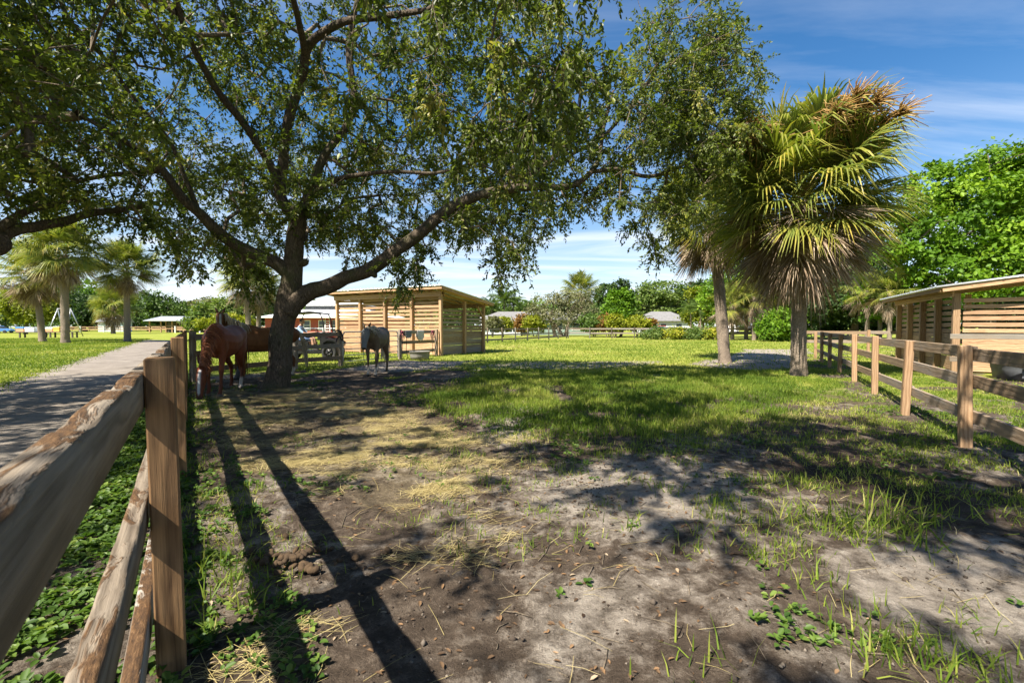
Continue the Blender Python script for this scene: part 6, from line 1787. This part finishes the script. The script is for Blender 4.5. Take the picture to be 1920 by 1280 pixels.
# ------------------------------------------------------------------ grass, weeds, hay, litter
def scatter(n, x0, x1, y0, y1, dens, rng):
    """n tries, kept with probability dens(x, y)"""
    x = rng.uniform(x0, x1, n); y = rng.uniform(y0, y1, n)
    k = rng.random(n) < dens(x, y)
    return x[k], y[k]
def in_view(x, y, m=.06):
    return (np.abs(x) < y * 1.125 * (1 + m) + .3) & (y > 1.3)
def blades(name, label, x, y, h, w, lean, rng, tint, mat='grass', tall=False):
    n = len(x); z = gz(x, y)
    a = rng.uniform(0, 2 * math.pi, n); l = np.abs(rng.normal(0, lean, n))
    b = rng.uniform(0, 2 * math.pi, n)
    base = np.stack([x, y, z - .004], -1); sd = np.stack([np.cos(b), np.sin(b), 0 * b], -1) * (w * .5)[:, None]
    dr = np.stack([np.cos(a) * l, np.sin(a) * l, np.ones(n)], -1); dr = unit(dr)
    dp = np.stack([np.cos(a), np.sin(a), -np.ones(n) * .4], -1) * (h * np.minimum(l, 1.2) * .45)[:, None]
    mid = base + dr * (h * .55)[:, None]; tipp = base + dr * h[:, None] + dp
    V = np.stack([base - sd, base + sd, mid + sd * .7, mid - sd * .7, tipp], 1).reshape(-1, 3)
    o = np.arange(n)[:, None] * 5
    me = mk_mesh(name, V, [o + np.array([[0, 1, 2, 3]]), o + np.array([[3, 2, 4]])], np.concatenate([tint, tint]))
    return link(name, me, M[mat], None, label=label, category='grass', kind='stuff')
rg = np.random.default_rng(77)
def excl(x, y): return ~in_path(x, y, .05) & in_view(x, y)
# lush patch
x, y = scatter(210000, -2.2, 8.5, 5.0, 14, lambda x, y: masks(x, y)[4] * .75 * in_view(x, y) * sstep(.25, .5, fbm(x * 2, y * 2, None, 12, 3)), rg)
n = len(x); d = np.hypot(x, y)
blades('lush_grass', 'lush green grass in the shaded middle of the paddock', x, y, rg.uniform(.05, .15, n), .006 + d * .0005, .5, rg, np.clip(.44 + (fbm(x * 1.1, y * 1.1, None, 13, 3) - .5) * .9 + rg.normal(0, .14, n), 0, 1))
# thin grass elsewhere in the near paddock and along the right fence
x, y = scatter(500000, -8, 13, 2.2, 15, lambda x, y: np.clip(masks(x, y)[0] * (1 - masks(x, y)[4]), 0, 1) ** 1.5 * .8 * excl(x, y) * (x > LF(y)) * sstep(.3, .6, fbm(x * 2.2, y * 2.2, None, 14, 3)), rg)
n = len(x); d = np.hypot(x, y)
blades('paddock_grass', 'thin yellow-green grass over the paddock and along the right fence', x, y, rg.uniform(.025, .085, n), .005 + d * .0006, .8, rg, np.clip(.56 + (fbm(x * .9, y * .9, None, 15, 3) - .5) * .9 + rg.normal(0, .16, n), 0, 1))
# far meadow
yy = 14 + 34 * rg.random(120000) ** 1.5; xx = rg.uniform(-1.15, 1.15, len(yy)) * yy
k = rg.random(len(yy)) < np.clip(masks(xx, yy)[0], 0, 1) * .9 * excl(xx, yy) * (xx > LF(yy) + 0)
x, y = xx[k], yy[k]; n = len(x)
blades('meadow_grass', 'sunlit short grass of the meadow beyond the paddock', x, y, rg.uniform(.03, .08, n) * (1 + y * .012), .005 + y * .0016, .6, rg, np.clip(.60 + (fbm(x * .3, y * .3, None, 16, 4) - .5) * .9 + rg.normal(0, .14, n), 0, 1))
# left lawn
yy = 8 + 45 * rg.random(80000) ** 1.4; xx = -rg.uniform(.6, 1.18, len(yy)) * yy
k = (xx < path_edges(yy)[1] + .1 + .7 * rg.random(len(yy)) ** 3) & in_view(xx, yy)
x, y = xx[k], yy[k]; n = len(x)
blades('lawn_grass', 'bright mown lawn left of the lane', x, y, rg.uniform(.03, .07, n) * (1 + y * .012), .005 + y * .0015, .5, rg, np.clip(.54 + (fbm(x * .4, y * .4, None, 18, 4) - .5) * .8 + rg.normal(0, .14, n), 0, 1))
# tall tufts
tx, ty, th_, tt_ = [], [], [], []
tuf = [(1690, 985, .30, 60), (1640, 1000, .22, 50), (1570, 985, .2, 60), (1610, 1010, .16, 50), (1720, 1010, .2, 40), (1840, 980, .22, 26), (1500, 985, .16, 40), (1700, 960, .34, 20), (1060, 880, .12, 40), (1150, 850, .12, 40), (1250, 930, .1, 40), (1290, 870, .1, 40), (1355, 950, .11, 34), (960, 930, .07, 20), (1540, 1095, .14, 30), (1420, 1060, .08, 20), (1690, 1225, .16, 60), (1730, 1240, .14, 50), (1650, 1235, .14, 40), (1820, 1180, .1, 26), (1610, 1150, .1, 26), (1840, 1265, .12, 40), (1320, 1260, .14, 20), (440, 1110, .16, 60), (415, 1010, .12, 40), (450, 960, .1, 34), (470, 920, .08, 30), (400, 1180, .14, 40), (435, 1060, .16, 40), (1430, 905, .12, 90), (1490, 900, .12, 90), (1530, 915, .1, 60), (1300, 1020, .07, 20), (720, 985, .06, 14), (870, 990, .08, 14), (1240, 800, .1, 60), (1700, 915, .1, 40)]
for _ in range(150):
    q_ = (rg.uniform(760, 1750), 790 + 260 * rg.random() ** 1.3)
    tuf.append((q_[0], q_[1], rg.uniform(.05, .12), int(rg.uniform(10, 40))))
for px, py, hh_, nn_ in tuf:
    g0_ = G(px, py); sp_ = .05 + hh_ * .45
    tx.append(g0_[0] + rg.normal(0, sp_, nn_)); ty.append(g0_[1] + rg.normal(0, sp_ * .8, nn_)); th_.append(hh_ * rg.uniform(.4, 1.15, nn_)); tt_.append(np.clip(rg.normal(.5, .2, nn_), 0, 1))
x, y, h_t, t_t = map(np.concatenate, (tx, ty, th_, tt_))
blades('grass_tufts', 'tall loose tufts of grass on the bare sand', x, y, h_t, .006 + h_t * .02, .75, rg, t_t)
# leafy weeds along the left fence and over the paddock edge
def weeds(name, label, x, y, rng, size, per=7):
    n = len(x); z = gz(x, y)
    a = rng.uniform(0, 2 * math.pi, n * per); el = rng.uniform(.0, .9, n * per)
    h = np.repeat(rng.uniform(.3, 1.4, n) * size, per)
    P = np.stack([np.repeat(x, per), np.repeat(y, per), np.repeat(z, per) + h * rng.uniform(.1, 1.0, n * per)], -1)
    P[:, 0] += np.cos(a) * size * .25; P[:, 1] += np.sin(a) * size * .25
    ax = np.stack([np.cos(a) * np.cos(el), np.sin(a) * np.cos(el), np.sin(el) * .6], -1)
    nr = unit(np.array([0, 0, 1.0]) + rand_unit(n * per, rng) * .45)
    mb = MB(); ti = np.clip(np.repeat(rng.normal(.5, .2, n), per) + rng.normal(0, .12, n * per), 0, 1)
    leaves(mb, P, ax, nr, size * rng.uniform(.6, 1.3, n * per), .62, ti, True, rng)
    return link(name, mb.mesh(name), M['weed'], None, label=label, category='weeds', kind='stuff')
x, y = scatter(66000, -9, .2, .5, 12, lambda x, y: (x < LF(y) + .05) * (x > path_edges(y)[0] - .15) * sstep(.26, .5, fbm(x * 2.1, y * 2.1, None, 25, 3)) * .95, rg)
weeds('fence_weeds', 'leafy green weeds along the foot of the left fence', x, y, rg, .044, 7)
x, y = scatter(26000, -7, 11, 1.9, 11, lambda x, y: in_view(x, y) * (x > LF(y) + .1) * np.clip(sstep(.57, .68, fbm(x * 1.5 + 9, y * 1.5, None, 26, 3)) * .55 + .008, 0, 1) * (1 - .7 * masks(x, y)[3]), rg)
weeds('paddock_weeds', 'small broadleaf weeds dotted over the paddock', x, y, rg, .035, 6)
x, y = scatter(14000, -3, .6, 1.0, 6, lambda x, y: (x > LF(y) + .06) * (x < LF(y) + .65) * sstep(.42, .62, fbm(x * 2.4, y * 2.4, None, 27, 3)) * .35, rg)
weeds('post_weeds', 'green weeds on the paddock side of the near fence', x, y, rg, .035, 5)
# hay
def hay(n, dens, name, label, L=(.08, .28), w=.0018, lift=.02):
    x, y = scatter(n, -8, 3, 1.6, 11, dens, rg)
    m = len(x); a = rg.normal(.35, .8, m); l = rg.uniform(*L, m)
    z = gz(x, y) + .004 + rg.random(m) ** 2 * lift
    d = np.stack([np.cos(a), np.sin(a), rg.normal(0, .06, m)], -1); s = np.stack([-np.sin(a), np.cos(a), 0 * a], -1)
    c = np.stack([x, y, z], -1); bow = s * (rg.normal(0, .05, m) * l)[:, None]
    dist = np.hypot(x, y); ww = (w * .4 + dist * .00019)[:, None]
    A, B_, C_ = c - d * (l * .5)[:, None], c + bow + np.array([0, 0, .006]), c + d * (l * .5)[:, None]
    for q in (A, C_): q[:, 2] = np.maximum(q[:, 2], gz(q[:, 0], q[:, 1]) + .003)
    V = np.stack([A - s * ww, A + s * ww, B_ - s * ww, B_ + s * ww, C_ - s * ww * .6, C_ + s * ww * .6], 1).reshape(-1, 3)
    o = np.arange(m)[:, None] * 6
    t = np.clip(rg.normal(.5, .25, m), 0, 1)
    link(name, mk_mesh(name, V, np.concatenate([o + np.array([[0, 1, 3, 2]]), o + np.array([[2, 3, 5, 4]])]), np.concatenate([t, t])), M['hay'], None, label=label, category='hay', kind='stuff')
hay(400000, lambda x, y: in_view(x, y) * np.clip(masks(x, y)[3] * sstep(.40, .66, fbm(x * 1.9, y * 2.6, None, 44, 4)) * (.15 + .85 * sstep(.42, .62, fbm(x * 5.5, y * 8, None, 49, 3))) + .004 * (x > LF(y) + .1), 0, 1), 'hay_litter', 'loose hay strewn over the sand in front of the horses')
# fallen leaves and twigs
x, y = scatter(15000, -5, 6, 1.6, 9, lambda x, y: in_view(x, y) * (x > LF(y) - .8) * sstep(.35, .65, fbm(x * .9, y * .9, None, 45, 3)) * .75, rg)
m = len(x); mb = MB()
P = np.stack([x, y, gz(x, y) + .006], -1); a = rg.uniform(0, 6.283, m)
leaves(mb, P, np.stack([np.cos(a), np.sin(a), rg.normal(.08, .12, m)], -1), unit(np.array([0, 0, 1.0]) + rand_unit(m, rg) * .3), rg.uniform(.012, .045, m), .42, np.clip(rg.normal(.5, .27, m), 0, 1), True, rg)
link('fallen_leaves', mb.mesh('fallen_leaves'), M['litter'], None, label='brown fallen oak leaves scattered over the sand', category='leaves', kind='stuff')
mb = MB()
x, y = scatter(900, -3, 5, 1.7, 7, lambda x, y: in_view(x, y) * (x > LF(y)) * .55, rg)
for xx_, yy_ in zip(x, y):
    a = rg.uniform(0, 6.283); l = rg.uniform(.04, .2); dv = np.array([math.cos(a), math.sin(a)]) * l / 2
    q = [np.array([xx_ + dv[0] * f, yy_ + dv[1] * f]) + rg.normal(0, .006, 2) for f in (-1, 0, 1)]
    add_tube(mb, np.array([(*p, gzs(*p) + .006) for p in q]), [.0032, .0028, .002], 4, rg.random())
link('fallen_twigs', mb.mesh('fallen_twigs'), M['twig'], None, label='small dry twigs lying on the sand', category='twigs', kind='stuff')
# crumbs of soil thrown up by hooves
mb = MB()
x, y = scatter(42000, -4, 6, 1.6, 7.5, lambda x, y: in_view(x, y) * (x > LF(y)) * (1 - .7 * masks(x, y)[0]) * sstep(.4, .7, fbm(x * 1.7, y * 1.7, None, 48, 3)) * .8, rg)
m = len(x); s = .0025 + .010 * rg.random(m) ** 2.5 * (1 + (rg.random(m) < .05))
octv = np.array([[1, 0, 0], [-1, 0, 0], [0, 1, 0], [0, -1, 0], [0, 0, .8], [0, 0, -.8]], float)
V = (np.stack([x, y, gz(x, y) + s * .3], -1)[:, None, :] + octv[None] * s[:, None, None] * rg.uniform(.6, 1.3, (m, 6, 1))).reshape(-1, 3)
of = np.array([[0, 2, 4], [2, 1, 4], [1, 3, 4], [3, 0, 4], [2, 0, 5], [1, 2, 5], [3, 1, 5], [0, 3, 5]])
mb.add(V, (np.arange(m)[:, None, None] * 6 + of[None]).reshape(-1, 3), np.repeat(rg.random(m), 8))
M['clod'] = m_leaf('soil crumb', [(0.0, (.03, .022, .017)), (.6, (.09, .072, .058)), (1.0, (.19, .16, .13))], 0.0, .95, .05)
link('soil_crumbs', mb.mesh('soil_crumbs'), M['clod'], None, label='crumbs of loose soil over the trampled sand', category='soil', kind='stuff')
